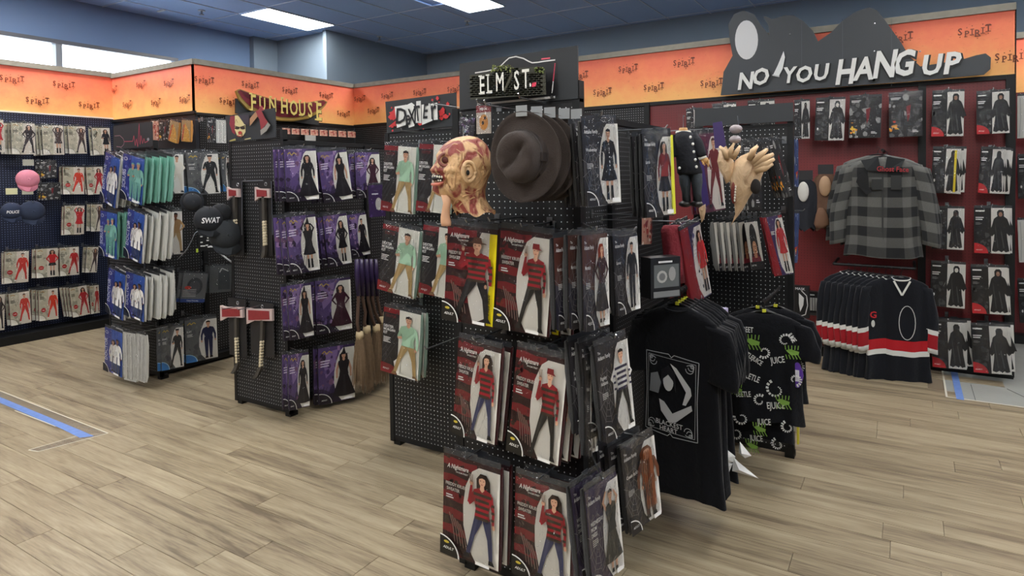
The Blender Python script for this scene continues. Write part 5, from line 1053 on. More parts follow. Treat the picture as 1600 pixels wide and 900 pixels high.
# ============================================================ TOY AXES
def rib(P, w, yb, yf, m, col=None): m.loft([[(x-w_, yf, z), (x+w_, yf, z), (x+w_, yb, z), (x-w_, yb, z)] for (x, z), w_ in zip(P, w)], col)
AXR = plain('toy_axe_red', (138, 42, 46), .5, noise=.2, nscale=40); AXW = plain('toy_axe_edge', (196, 176, 172), .5, noise=.1); AXH = plain('toy_axe_handle', (66, 62, 56), .6, noise=.15); WRAP = plain('cream_cord', (208, 196, 166), .8, noise=.12, nscale=80, bump=.4)
def axe(lb, card, head, hand, wrap, Y=2.83, flip=False):
    M = frame(atY((head[0]+head[2])/2, head[1], Y), F); t = thing('toy_axe', lb, 'toy axe', group='toy axes on the axe gondola', mat=M)
    def q(x, y): v = loc(M, x, y); return v.x, v.z
    a = q(card[0], card[1]); b = q(card[2], card[3]); MB().box(a[0], b[0], .012, .014, b[1], a[1]).build('hang_card', plain('black_card', (28, 27, 28), .5), t)
    cx = (a[0]+b[0])/2+.01; cz = a[1]-.03; MB().tube([(cx+.011*math.cos(i*PI/6), .010, cz+.011*math.sin(i*PI/6)) for i in range(13)], .003, 6).build('card_ring', METAL, t)
    x0, y0, x1, y1 = head; H_ = [(x0, y0), (x0+.25*(x1-x0), y0+2.5), (x1, y0+3), (x1+.5, y1-4), (x0+.3*(x1-x0), y1-4.5), (x0+.5, y1+1)]
    P = [q(*p) for p in H_]; MB().extrude(P[::-1], -.012, .006).build('axe_head_edge', AXW, t)
    P2 = [q(*p) for p in [(x0+3.5, y0+4), (x1-4, y0+5.5), (x1-3.5, y1-6.5), (x0+4, y1-5.5)]]; MB().extrude(P2[::-1], -.016, -.004).build('axe_head', AXR, t)
    m = MB(); rib([q(*p) for p in hand], [.013]*(len(hand)-2)+[.018, .014], .008, -.012, m); m.build('handle', AXH, t)
    (xa, ya), (xb, yb) = wrap; m = MB(); NN = 9
    for k in range(NN):
        f0, f1 = k/NN, (k+.92)/NN; A_ = q(xa+(xb-xa)*f0, ya+(yb-ya)*f0); B_ = q(xa+(xb-xa)*f1, ya+(yb-ya)*f1)
        m.loft([[(c[0]+w_*math.cos(t_), -.002+.016*math.sin(t_), c[1]+.003*math.cos(t_)) for t_ in [2*PI*i/10 for i in range(10)]] for c, w_ in ((A_, .014), ((A_[0]*.5+B_[0]*.5, A_[1]*.5+B_[1]*.5), .0175), (B_, .014))])
    m.build('grip_wrap', WRAP, t, True); return t
axe('red headed toy axe, upper left on the axe gondola', (360, 282, 379, 400), (356.5, 292, 375, 312), [(367.5, 305), (368, 343), (367.5, 385), (365, 396), (363, 400)], ((368, 343), (367.5, 381)))
axe('red headed toy axe, upper right on the axe gondola', (402, 281, 424, 400), (400, 292, 423, 313), [(413, 305), (413.5, 345), (414.5, 388), (413, 398), (411, 403)], ((413.5, 345), (414.8, 384)))
axe('red headed toy axe, lower left on the axe gondola', (354, 465, 384, 560), (346, 477, 381, 500), [(370, 495), (370, 527), (372, 568), (368, 578), (364, 583)], ((370, 527), (371.5, 567)))
axe('red headed toy axe, lower right on the axe gondola', (388, 470, 427, 560), (387, 480, 427, 505), [(411, 500), (410, 532), (408, 574), (402, 586), (398, 591)], ((410, 532), (408, 573)))
for a, b in (((378, 283), (378, 367)), ((424, 283), (426, 367)), ((379, 283), (411, 282))):
    p, q_ = atY(*a, 2.80), atY(*b, 2.80); o = MB().tube([p, q_], .003, 6).build('wire_frame', METAL); o.parent = GA; o.matrix_parent_inverse = GA.matrix_world.inverted()
for (x, y, ln) in ((380, 477, .16), (412, 476, .2), (404, 283, .1)):
    p = atY(x, y, 2.875); o = MB().tube([p, p+Vector((0, -ln, 0)), p+Vector((0, -ln-.01, .015))], .003, 6).build('peg_hook', METAL); o.parent = GA; o.matrix_parent_inverse = GA.matrix_world.inverted()
for (x, y, ln) in ((635, 163, .25),):
    for (px, py, yp, gg) in ((697, 166, 2.885, GD), (649, 206, 2.885, GD), (840, 160, 2.10, GE), (795, 337, 2.10, GE), (700, 524, 2.10, GE)):
        p = atY(px+20, py+2, yp); o = MB().tube([p, p+Vector((0, -.22, .0)), p+Vector((0, -.23, .014))], .003, 6).build('peg_hook', METAL); o.parent = gg; o.matrix_parent_inverse = gg.matrix_world.inverted()

# ============================================================ BROOMS
BR1 = plain('purple_broom_cover', (52, 38, 76), .35, noise=.3, nscale=30); BR2 = plain('crooked_broom_handle', (92, 70, 58), .6, noise=.2, nscale=30); STR = plain('broom_straw', (124, 102, 78), .85, noise=.3, nscale=60); TIE = plain('straw_tie', (196, 176, 140), .8)
for i, (xt, xm, xb, y0, y2) in enumerate(((557, 562, 562, 521, 604), (564, 573, 574, 512, 611), (572, 588, 586, 510, 600), (579, 598, 596, 498, 597), (587, 604, 603, 490, 590))):
    X = -3.36-.03*i; P = lambda x, y: atX(x, y, X); t = thing('witch_broom', 'brown straw broom with crooked handle, %s from the left beside the purple packs' % ORD[i], 'broom', tuple(P(xm, y0)), group='straw brooms beside the purple packs'); T0 = P(xm, y0)
    rl = lambda x, y: P(x, y)-T0
    MB().tube([rl(xt, 405), rl(xt+1, 430), rl(xt+3, 462)], [.014, .019, .015], 10).build('purple_cover', BR1, t, True)
    MB().tube([rl(xt+2, 440), rl(xt+3, 468), rl(xt+7 if i else xt+2, 488), rl(xm-4, 505), rl(xm, y0+4)], .012, 8).build('handle', BR2, t, True)
    MB().tube([rl(xm, y0-3), rl(xm, y0+4), rl(xm, y0+9)], [.026, .03, .026], 10).build('tie', TIE, t, True)
    m = MB(); rb_ = random.Random(i)
    for k in range(60):
        a = rb_.uniform(0, 2*PI); q0 = rb_.random()**.5; top = rl(xm, y0+2)+Vector((math.cos(a), math.sin(a), 0))*.024*q0; bot = rl(xb, y2+rb_.uniform(-9, 3))+Vector((math.cos(a), math.sin(a), 0))*.05*q0+Vector((rb_.uniform(-.01, .01), rb_.uniform(-.02, .02), 0))
        m.tube([top, (top+bot)/2+Vector((math.cos(a), math.sin(a), 0))*.004*q0, bot], [.0035, .005, .0015], 4)
    bo = m.build('bristles', STR, t); bo['kind'] = 'stuff'

# ============================================================ CAPS AND HELMETS
def cap(lb, px, py, p0, n, w, col, brim=True, txt=None, nm='cap', tilt=0, group=None, dome=None):
    M = frame(at(px, py, p0, n), n, tilt, (w, w, w)); t = thing(nm, lb, 'cap', group=group, mat=M); mt = plain('cap_%d_%d_%d' % col, col, .85, noise=.12, bump=.3)
    rings = []
    for i in range(9):
        a = PI/2*i/8; rings.append([(.48*math.cos(a)*math.cos(b), -.04-.34*math.sin(a), .46*math.cos(a)*math.sin(b)) for b in [2*PI*j/24 for j in range(24)]])
    MB().loft(rings).build('crown', mt, t, True)
    if brim: MB().loft([[(.40*math.cos(b)*s_, -.10-.10*abs(math.cos(b))+o_-.22*math.sin(b), -.30-.30*math.sin(b)*s_) for b in [PI*j/14 for j in range(15)]]+[(-.42*s_, -.03+o_, -.18), (.42*s_, -.03+o_, -.18)][::1] for s_, o_ in ((1, .0), (1, .025))]).build('visor', mt, t, True)
    else: MB().loft([[(.60*math.cos(b)*s_, y_, .56*math.sin(b)*s_) for b in [2*PI*j/24 for j in range(24)]] for s_, y_ in ((.75, -.03), (1, -.06), (1, -.03), (.75, 0))]).build('brim', mt, t, True)
    MB().tube([(0, -.3, .40), (0, .02, .44), (0, (.28 if p0[0] > -6 else .30)/w, .44)], .012, 6).build('wire_loop', METAL, t)
    MB().ball((0, -.385, 0), .03, 8, 5).build('button', mt, t, True)
    if txt: A = Art(1, .002); A.surf = lambda x, z: -.04-.34*math.sqrt(max(.05, 1-(x/.48)**2-(z/.46)**2))-.03; A.text(txt, 0, -.10, .26 if len(txt) < 5 else .2, (224, 224, 224), off=.02, sx=.8, shear=.1); A.build('lettering', INK, t)
    return t
n_ = yawn(12)
cap('pink baseball cap hanging on the left wall', 43, 280, (-7.75, 0, 0), n_, .20, (206, 128, 146), tilt=.1)
cap('navy cap with white POLICE lettering on the left wall', 18, 330, (-7.75, 0, 0), n_, .18, (36, 46, 70), txt='POLICE')
cap('plain navy cap right of the POLICE cap', 50, 330, (-7.75, 0, 0), n_, .22, (38, 48, 70))
for x, y, c_, lb in ((18, 299, (216, 214, 170), 'pale yellow card tag above the POLICE cap'), (43, 299, (170, 168, 150), 'grey beige card tag between the pink and navy caps'), (44, 254, (178, 178, 164), 'grey beige card tag above the pink cap')):
    p = atX(x, y, -7.74); tag(MB().box(p.x, p.x+.004, p.y-.05, p.y+.05, p.z-.032, p.z+.032).build('card_tag', plain('tag_%d' % c_[0], c_, .6)), lb, 'tag')
n_ = yawn(20)
cap('black cap with white SWAT lettering on the left gondola', 325, 343, (-5.1, 0, 0), n_, .20, (24, 27, 33), txt='SWAT')
cap('plain black cap behind the tall police style headgear', 300, 315, (-5.2, 0, 0), n_, .13, (30, 33, 40), brim=False)
t = cap('dark visored helmet beside the axe gondola', 352, 366, (-5.12, 0, 0), n_, .24, (40, 44, 48), brim=True, nm='helmet')
cap('black cap hanging above the dark helmet', 345, 333, (-5.12, 0, 0), n_, .15, (18, 20, 25))
M = frame(atX(326, 376, -4.95), n_); t = thing('lantern_headpiece', 'black box prop with white marks under a thin curved band', 'prop', mat=M)
K2 = .0057; pq = lambda x, y, d=0: ((x-326)*K2, -d, -(y-376)*K2)
MB().box(-.085, .085, -.01, .03, -.08, .06).build('body', plain('prop_black', (24, 25, 28), .4), t)
m = MB(); m.tube([pq(285, 399), pq(296, 388), pq(303, 376), pq(308, 364), pq(318, 357), pq(331, 358), pq(340, 366), pq(342, 380)], .006, 8); m.build('band', plain('silver_band', (130, 132, 136), .25, metal=.8), t, True)
A = Art(1, .001); A.lay = 12; r = random.Random(5)
for k in range(16): x, z = r.uniform(-.07, .02), r.uniform(-.07, .05); A.rect(x, x+.018, z, z+.010, (220, 220, 218))
A.ell(.045, .005, .026, .05, (196, 176, 130), 12); A.rect(.022, .068, -.012, -.004, (230, 230, 226)); A.rect(.02, .07, .03, .035, (60, 40, 30)); A.build('white_marks', INK, t)
MB().box(-.10, -.085, -.015, -.01, -.09, -.06).build('green_tag', plain('green_tag', (170, 190, 60), .5), t)
m = MB(); m.tube([pq(333, 386, .03), pq(341, 396, .03), pq(350, 405, .03), pq(360, 413, .03)], .008, 6); m.build('pale_cord', plain('pale_cord', (180, 184, 188), .4), t, True)

# ============================================================ GARMENTS
def torso(hws, zs, ds, h, fold=.006, nf=9, seed=0, n=48, flat=1.0):
    rings = []; r = random.Random(seed); ph = r.uniform(0, 6); ph2 = r.uniform(0, 6)
    for z, hw, d in zip(zs, hws, ds):
        ring = []; t = min(1, max(0, -z/h)); amp = fold*t**.8
        for j in range(n):
            a = 2*PI*j/n; c, s = math.cos(a), math.sin(a); x = hw*(abs(c)**.75)*(1 if c > 0 else -1); y = -d*(abs(s)**.8)*(1 if s > 0 else -1)
            y -= amp*math.sin(nf*x/hw*1.6+ph+2*t)*(flat if s > 0 else 1) + amp*.5*math.sin(nf*2.3*x/hw+ph2)
            x += amp*.8*math.sin(5*a+ph+3*t); ring.append((x, y, z+.010*t*math.sin(3*a+ph2)))
        rings.append(ring)
    return rings
def spline(zs_, vals, k):
    out = []
    for i in range(k+1):
        t = i/k*(len(zs_)-1); j = min(int(t), len(zs_)-2); f = t-j; out.append((zs_[j]*(1-f)+zs_[j+1]*f, *[v[j]*(1-f)+v[j+1]*f for v in vals]))
    return out
def garment(M, lb, cat, nm, w, h, mat, group=None, d=.035, sleeve=(.30, .09, .05), sdir=None, seed=0, cols=None, scols=None, uvk=None, fold=.007, collar=None, hem=1.04, mark=True, hang=True, nf=9, slv=(1, 1), sspread=.10):
    t = thing(nm, lb, cat, group=group, mat=M)
    zs_ = [0, -.015, -.04, -.075, -.14, -.25, -.45, -.65, -.85, -1.0]; zs_ = [z*h for z in zs_]
    hw_ = [.16, .24, .38, .49, .50, .49, .49, .50, .51, .52*hem]; hw_ = [v*w for v in hw_]; ds_ = [.4, .6, .75, .85, 1, 1, 1, 1.05, 1.15, 1.2]
    S_ = spline(zs_, [hw_, [v*d for v in ds_]], 36); rg = torso([s[1] for s in S_], [s[0] for s in S_], [s[2] for s in S_], h, fold, nf, seed)
    cc = [cols(min(1, -S_[i][0]/h)) for i in range(36)] if cols else None
    uv = (lambda i, j: (w*2.6*j/48/uvk, -S_[min(i, 36)][0]/uvk)) if uvk else None
    MB().loft(rg, cols=cc, cap=False, uvs=uv).build('body', mat, t, True)
    L_, r0, r1 = sleeve
    for k_, sg in enumerate((-1, 1)):
        if not slv[k_]: continue
        a = Vector((sg*w*.44, 0, -.085*h)); e = a+Vector((sg*sspread*w, -.01, -L_)) if sdir is None else a+Vector(sdir[k_]); rs = []; q_ = 14
        for i in range(q_+1):
            f = i/q_; c = a.lerp(e, f)+Vector((sg*.05*w*math.sin(PI*f), 0, 0)); rr = r0*(1-f)+r1*f; wob = .004*math.sin(9*f+seed)
            ax_ = Vector((1, 0, .25*sg*0)); rs.append([(c.x+rr*math.cos(b)+wob, c.y+d*.7*math.sin(b)+.003*math.sin(5*b+9*f), c.z+rr*.25*math.cos(b)*(-sg)) for b in [2*PI*j/20 for j in range(20)]])
        sc = [scols(i/q_) for i in range(q_)] if scols else None
        uv2 = (lambda i, j: (j/20*r0*5/uvk+.3, i/q_*L_/uvk+.2)) if uvk else None
        MB().loft(rs, cols=sc, cap=True, uvs=uv2).build('sleeve', mat, t, True)
    if collar:
        m = MB(); m.tube([(.17*w*math.cos(b), -d*.75*math.sin(b)*1.0, -.004-.05*w*max(0, math.sin(b))) for b in [2*PI*i/24 for i in range(25)]], .006, 6, lin(collar)); m.build('neckband', INKCLOTH if collar != (20, 21, 25) else mat, t, True)
    if hang:
        m = MB(); m.tube([(-.36*w, 0, -.045*h), (-.1*w, 0, .004), (0, 0, .012), (.1*w, 0, .004), (.36*w, 0, -.045*h)], .006, 6); m.tube([(0, 0, .01), (0, 0, .04), (.012, 0, .058), (.0, 0, .07), (-.014, 0, .058)], .0025, 6); m.build('hanger', plain('black_hanger', (18, 18, 20), .3), t, True)
        if mark: MB().box(-.009, .009, -.006, .006, .004, .018).build('size_marker', plain('yellow_marker', (206, 204, 60), .5), t)
    return t
# black T-shirts on the rail beside the front gondola
NT = Vector((-.22, -.97, 0)).normalized()
PT = atY(1059, 478, 2.74)
for i in range(7):
    M = frame(PT+Vector((-.002*i, .044*i, 0)), NT+Vector((.02*(i % 3), 0, 0)), .02*((i % 3)-1))
    t = garment(M, ('black T-shirt printed BLACKEST HEART at the front of the rail', 'plain black T-shirt, first behind the printed one', 'plain black T-shirt, second behind the printed one', 'plain black T-shirt, third behind the printed one', 'plain black T-shirt, fourth behind the printed one', 'black garment with lavender cuffs near the rail end', 'black garment with white pointed hem at the rail end')[i], 'shirt', 'black_shirt', .365, .82+.01*(i % 2), TEE, group='black garments on the rail', sleeve=(.24, .075, .07), seed=i, fold=.010 if i else .004, collar=(20, 21, 25), nf=7)
    if i == 0:
        A = Art(1, .0006); A.surf = lambda x, z: -.035*1.03*max(.3, (1-(abs(x)/.196)**(1/.75*2)))**.4-.010
        def q_(x, y): v = loc(M, x, y); return v.x, v.z
        a, b, c, dd = [q_(*p) for p in ((1018, 541), (1100, 562), (1098, 690), (1016, 665))]
        def uvp(u, v): return tuple((a[k]*(1-u)+b[k]*u)*(1-v)+(dd[k]*(1-u)+c[k]*u)*v for k in (0, 1))
        SV = (176, 178, 180)
        def fl(pts, w_, col=SV):
            P = []
            for (p, q2) in zip(pts[:-1], pts[1:]):
                for s_ in range(6): P.append(uvp(p[0]+(q2[0]-p[0])*s_/6, p[1]+(q2[1]-p[1])*s_/6))
            P.append(uvp(*pts[-1])); A.line(P, w_, col)
        fl([(.0, .02), (.45, 0), (.5, .035), (.55, 0), (1, .02), (.98, .5), (1, .98), (.55, 1), (.5, .965), (.45, 1), (0, .98), (.02, .5), (0, .02)], .003); fl([(.05, .05), (.95, .05), (.95, .95), (.05, .95), (.05, .05)], .0018)
        for sx_, sy_ in ((0, 0), (1, 0), (0, 1), (1, 1)):
            for R_ in (.10, .06, .14):
                fl([(abs(sx_-(.07+R_*.6+R_*.5*math.cos(tt))), abs(sy_-(.05+R_*.5+R_*.36*math.sin(tt)))) for tt in [5.5*q3/12 for q3 in range(13)]], .0028)
        # plain stand-in picture: pale arms and a blank oval against dark hair
        for el in (((.12, .28), (.26, .24), (.33, .36), (.28, .5), (.10, .5)),): A.poly([uvp(*p) for p in el][::-1], (120, 122, 124))
        A.poly([uvp(*p) for p in ((.50, .10), (.62, .14), (.88, .34), (.90, .42), (.80, .56), (.74, .56), (.80, .40), (.60, .20))][::-1], (190, 190, 190))
        A.poly([uvp(.47+.10*math.cos(tt), .32+.12*math.sin(tt)) for tt in [2*PI*q3/16 for q3 in range(16)]], (196, 196, 196))
        A.poly([uvp(*p) for p in ((.30, .56), (.40, .58), (.56, .70), (.90, .54), (.92, .60), (.62, .80), (.50, .82), (.34, .70))][::-1], (184, 184, 184))
        A.poly([uvp(*p) for p in ((.33, .44), (.34, .2), (.47, .13), (.6, .2), (.62, .44), (.56, .3), (.47, .24), (.38, .3))][::-1], (28, 28, 32))
        p1, p2 = uvp(.50, .865), uvp(.50, .93); A.text('BLACKEST', p1[0], p1[1], .030, (190, 190, 190), off=.01, sx=.95, rot=-.02); A.text('HEART', p2[0]-.002, p2[1]-.002, .030, (190, 190, 190), off=.01, sx=.95, rot=-.02)
        A.build('chest_print', INK, t)
    if i == 5:
        for px in ((1112, 482, 1136, 500),):
            p = atY(1124, 491, 3.0); o = MB().box(-.035, .035, -.02, .02, -.03, .03).build('lavender_cuff', plain('lavender_cloth', (178, 170, 200), .9, bump=.5)); o.matrix_world = Matrix.Translation(p); o.parent = t; o.matrix_parent_inverse = t.matrix_world.inverted()
    if i == 6:
        for pts in (((1120, 716), (1124, 696), (1145, 713), (1143, 722), (1126, 724)), ((1142, 714), (1150, 722), (1182, 748), (1158, 741), (1140, 736)), ((1152, 690), (1170, 712), (1160, 716), (1150, 708)), ((1124, 722), (1141, 724), (1134, 741), (1126, 738))):
            v = [t.matrix_world.inverted() @ atY(x+4, y, 2.9) for x, y in pts]; m = MB(); c0 = sum(v, Vector())/len(v); m.add([tuple(c0+Vector((0, -.02, 0)))]+[tuple(k) for k in v], [(0, i_+1, (i_+1) % len(v)+1) for i_ in range(len(v))]); m.add([tuple(c0+Vector((0, .02, 0)))]+[tuple(k) for k in v], [(0, (i_+1) % len(v)+1, i_+1) for i_ in range(len(v))]); m.build('white_point', plain('white_cotton', (220, 220, 218), .85, bump=.3), t)
def rail(pts, par, nm='hang_rail', r=.011):
    o = MB().tube(pts, r, 8).build(nm, BLK); o.parent = par; o.matrix_parent_inverse = par.matrix_world.inverted()
RZ = PT.z+.062
rail([(-1.27, PT.y-.03, RZ), (PT.x-.005, PT.y-.03, RZ), (PT.x-.005, PT.y+.34, RZ), (-1.27, PT.y+.34, RZ)], GE)
# printed shirts on the far right gondola
def bjart(t, M, w, h, d, seed):
    A = Art(1, .0006); A.surf = lambda x, z: -d*1.05*max(.25, (1-min(1, abs(x)/(w*.5))**2.6))**.4-.020; r = random.Random(seed); WH = (205, 206, 202); GN = (112, 150, 62)
    for txt, x, z, rot, s in (('BEET', -.07, -.10, .0, .045), ('BEETLEJUICE', -.06, -.245, -.55, .040), ('JUICE', .06, -.255, .2, .052), ('BEETLE', -.06, -.36, -.3, .05), ('EJUICE', .05, -.505, .12, .055), ('BEETLE', -.09, -.46, .15, .045), ('JUICE', .11, -.12, -1.0, .038), ('JUICE', .0, -.60, .1, .05)):
        x *= w/.32; z *= h/.6; A.text(txt, x, z, s*.85, WH, rot=rot, sx=.6, off=.012)
    for cx, cz, R_, a0 in ((.09, -.13, .035, 0), (-.13, -.28, .035, 1), (.05, -.40, .045, 2), (.0, -.20, .03, 4), (-.10, -.58, .035, 3), (.13, -.34, .03, 5), (-.02, -.47, .03, 1), (.10, -.60, .03, 2)):
        cx *= w/.32; cz *= h/.6
        for k in range(13):
            t0 = a0+k*.42; rr = R_*(1-k*.05); P = [(cx+rr*math.cos(t0), cz+rr*math.sin(t0)), (cx+rr*math.cos(t0+.26), cz+rr*math.sin(t0+.26))]; A.lay -= 1; A.line(P, .014*(1-k*.05), WH)
    for cx, cz, s in ((-.05, -.15, .034), (.12, -.19, .03), (-.12, -.42, .026), (.08, -.46, .03), (-.02, -.62, .028)):
        cx *= w/.32; cz *= h/.6; A.poly([(cx-s, cz+.3*s), (cx-.3*s, cz+.5*s), (cx+s, cz+.1*s), (cx+.9*s, cz-.4*s), (cx-.2*s, cz-.5*s)][::-1], GN)
        for k in range(5): A.lay -= 1; A.line([(cx-s+.45*k*s, cz+.4*s), (cx-1.1*s+.5*k*s, cz+1.1*s)], .004, GN); A.line([(cx-s+.45*k*s, cz-.4*s), (cx-.8*s+.5*k*s, cz-1.1*s)], .004, GN)
    o = A.build('cloth_print', INK, t)
for i, (px, py, Y_, w_, h_, lb) in enumerate(((1194, 489, 3.36, .34, .54, 'black printed shirt with green bugs and striped curls, frontmost'), (1184, 494, 3.44, .32, .66, 'longer black printed shirt behind the front printed one'), (1212, 486, 3.52, .28, .48, 'black printed shirt at the back with purple tags'))):
    p_ = atY(px, py, Y_); bz = p_.z if i == 0 else bz; M = frame((p_.x, p_.y, bz), (.16-.1*i, -.98, 0)); t = garment(M, lb, 'shirt', 'printed_shirt', w_, h_, TEE, group='printed shirts on the far right gondola', sleeve=(.17, .06, .055), seed=20+i, fold=.006, nf=6, sspread=.14)
    bjart(t, M, w_, h_, .035, i)
    if i == 2:
        for px_, py_ in ((1233, 590), (1246, 586)):
            q = t.matrix_world.inverted() @ atY(px_, py_, 3.36); m = MB(); m.extrude([(q.x+.024*math.cos(a)*(1+.12*math.cos(4*a)), q.z+.062*math.sin(a)) for a in [2*PI*k/20 for k in range(20)]], q.y-.004, q.y+.004); m.build('purple_tag', plain('purple_plastic', (88, 52, 150), .35), t); MB().box(q.x-.009, q.x+.009, q.y-.0055, q.y-.004, q.z-.03, q.z+.025).build('tag_label', plain('tag_white', (214, 212, 222), .5), t)
    if i == 1:
        q = [t.matrix_world.inverted() @ atY(x, y, 3.38) for x, y in ((1152, 531), (1160, 545), (1155, 560), (1162, 580), (1170, 600))]; m = MB(); m.loft([[(p.x-.02, p.y, p.z), (p.x+.025, p.y-.01, p.z+.005), (p.x+.025, p.y, p.z+.005), (p.x-.02, p.y+.006, p.z)] for p in q]); m.build('white_belt', plain('white_belt', (214, 214, 208), .5), t, True)
p0_ = atY(1194, 489, 3.36); rail([(p0_.x, 3.32, bz+.056), (p0_.x, 3.86, bz+.056)], GB, r=.008)
tag(MB().box(*[v for a, b in zip(atY(1247, 655, 3.62)-Vector((.005, .01, .13)), atY(1247, 655, 3.62)+Vector((.005, .01, .13))) for v in (a, b)]).build('yellow_strip', plain('yellow_card', (212, 200, 60), .5)), 'yellow card strip hanging at the right edge of the printed shirts', 'card')
# plaid jacket
for i, (px, py, Y_, lb) in enumerate(((1379, 246, 5.84, 'grey and black plaid jacket with red Ghost Face lettering on the red wall'), (1372, 243, 5.93, 'second plaid jacket mostly hidden behind the front one'), (1384, 250, 6.0, 'third plaid jacket hidden behind the front ones'))):
    M = frame(atY(px, py, Y_), (.04, -1, 0), .0); w_, h_ = .50, .78-.06*i
    t = garment(M, lb, 'jacket', 'plaid_jacket', w_, h_, PLAID, group='plaid jackets on the red wall', d=.06, sleeve=(.62, .078, .058), seed=31+i, uvk=.155, fold=.012, nf=5, sspread=.20, mark=False)
    if i == 0:
        d_ = .06; A = Art(1, .0008); A.surf = lambda x, z: -d_*1.02*max(.25, (1-min(1, abs(x)/(w_*.5))**2.6))**.4-.030
        def q_(x, y): v = loc(M, x, y); return v.x, v.z
        P = [q_(*p) for p in ((1341, 274), (1350, 268), (1357, 276), (1358, 292), (1362, 300), (1354, 304), (1343, 292), (1338, 284))]; A.poly(P[::-1], (16, 16, 18)); a = q_(1394, 268); A.text('Ghost Face', a[0], a[1], .055, (16, 16, 18), rot=-.05, off=.06, sx=.85); A.text('Ghost Face', a[0], a[1], .055, (160, 40, 48), rot=-.05, off=.01, sx=.85)
        A.build('lettering', INK, t)
        m = MB(); 
        for sg in (-1, 1): m.add([(sg*.01, -.075, -.115), (sg*.03, -.055, .005), (sg*.15, -.045, -.02), (sg*.11, -.085, -.10)], [(0, 1, 2, 3) if sg > 0 else (3, 2, 1, 0)])
        m.build('collar', plain('dark_collar', (26, 28, 30), .9), t); MB().box(-.006, .006, -.078, -.072, -.78, -.11).build('button_placket', plain('dark_placket', (50, 51, 50), .9), t)
        for a, b in (((1362, 280), (1379, 296)), ((1392, 274), (1408, 296))): 
            u, v = q_(*a), q_(*b); MB().box(u[0], v[0], -.076, -.066, v[1], u[1]).build('chest_pocket', plain('pocket_cloth', (46, 47, 46), .9), t)
jz = atY(1379, 246, 5.84); rail([(jz.x, 6.24, jz.z+.06), (jz.x, 5.78, jz.z+.055)], W5)
# hockey jerseys
def jc(t): return lin((20, 22, 28)) if t < .56 or .735 < t else (lin((214, 214, 208)) if t < .60 or t > .70 else lin((176, 30, 38)))
def js(t): return lin((20, 22, 28)) if t < .62 or t > .95 else (lin((214, 214, 208)) if t < .70 or t > .88 else lin((150, 26, 34)))
for i in range(9):
    px = 1326+i*9.6; last = i == 8
    M = frame(atY(px if not last else 1408, 424+i*1.2, 5.86-.012*i), (.50, -.86, 0) if not last else (.22, -.97, 0), .0)
    t = garment(M, 'black hockey jersey with red and white bands, %s' % ('leftmost', 'second from left', 'third from left', 'fourth from left', 'fifth from left', 'sixth from left', 'seventh from left', 'eighth from left', 'rightmost and facing out')[i], 'jersey', 'hockey_jersey', .37 if last else .40, .80, INKCLOTH, group='hockey jerseys on the red wall', d=.028, sleeve=(.50, .05, .042), seed=40+i, cols=jc, scols=js, fold=.010, nf=6, collar=(220, 220, 214), sspread=.10, mark=False)
    A = Art(1, .0008); A.surf = lambda x, z: -.028*1.03*max(.3, (1-min(1, abs(x)/.205)**2.6))**.4-.022
    if last: A.line([(-.06, -.02), (-.005, -.13), (.05, -.02)], .014, (220, 220, 214)); A.line([(.03+.055*math.cos(q3*PI/10), -.34+.13*math.sin(q3*PI/10)) for q3 in range(21)], .005, (200, 200, 196))
    else: A.text('SG'[i % 2], -.163, -.31, .07, (186, 36, 46), off=.02); A.ell(-.165, -.355, .013, .028, (206, 206, 202), 10)
    A.build('jersey_trim', INK, t)
jz = atY(1370, 428, 5.82).z+.06; rail([(-.52, 5.84, jz), (.04, 5.80, jz)], W5); rail([(-.52, 5.84, jz), (-.52, 6.24, jz)], W5); rail([(.04, 5.80, jz), (.04, 6.24, jz)], W5)
# hooded masks (blank ovals) and boxes
def hood(lb, px, py, col, oval, hgt, w_, dx=0):
    M = frame(atY(px, py, 5.95), (-.1, -1, 0)); t = thing('hooded_mask', lb, 'mask', mat=M); rings = []
    for i in range(15):
        f = i/14; ww_ = w_*(.42+.25*math.sin(min(1, f*2.4)*PI/2)-.06*f)*(1 if f > .03 else .7); rings.append([(dx*f+ww_*math.cos(a)+.006*math.sin(5*a+4*f)*f, .05*math.sin(a)*(.5+.5*f)+.008*math.sin(7*a), -f*hgt+(.02*math.sin(6*a) if i == 14 else 0)) for a in [2*PI*k/24 for k in range(24)]])
    MB().loft(rings, cap=False).build('hood', plain('hood_%d' % col[0], col, .9, noise=.15, bump=.4), t, True)
    MB().ball((dx*.2, -.045, -.10), (w_*.26, .02, .085), 14, 10).build('face_panel', plain('oval_%d' % oval[0], oval, .6, noise=.1), t, True)
    MB().box(-.06, .06, .0, .004, .0, .08).build('hang_card', plain('black_card', (28, 27, 28), .5), t)
hood('black hooded mask with pale blank oval behind the right gondola edge', 1258, 281, (24, 26, 34), (190, 188, 182), .42, .17, -.02)
hood('brown hooded mask with tan blank oval hanging left of the plaid jacket', 1290, 272, (92, 66, 50), (160, 128, 98), .46, .18, .02)
o = tag(MB().loft([[(x_+w_*math.cos(a), y_+.02*math.sin(a), z_) for a in [2*PI*k/12 for k in range(12)]] for x_, y_, z_, w_ in [(*atY(1283, 325, 5.88)[:2], atY(1283, 325, 5.88).z, .02), (*atY(1284, 335, 5.88)[:2], atY(1283, 335, 5.88).z, .045), (*atY(1284, 350, 5.88)[:2], atY(1284, 350, 5.88).z, .06), (*atY(1281, 356, 5.88)[:2], atY(1281, 356, 5.88).z, .03)]]).build('brown_glove', plain('glove_brown', (104, 74, 54), .8, bump=.3), None, True), 'brown glove hanging under the brown hooded mask', 'glove')
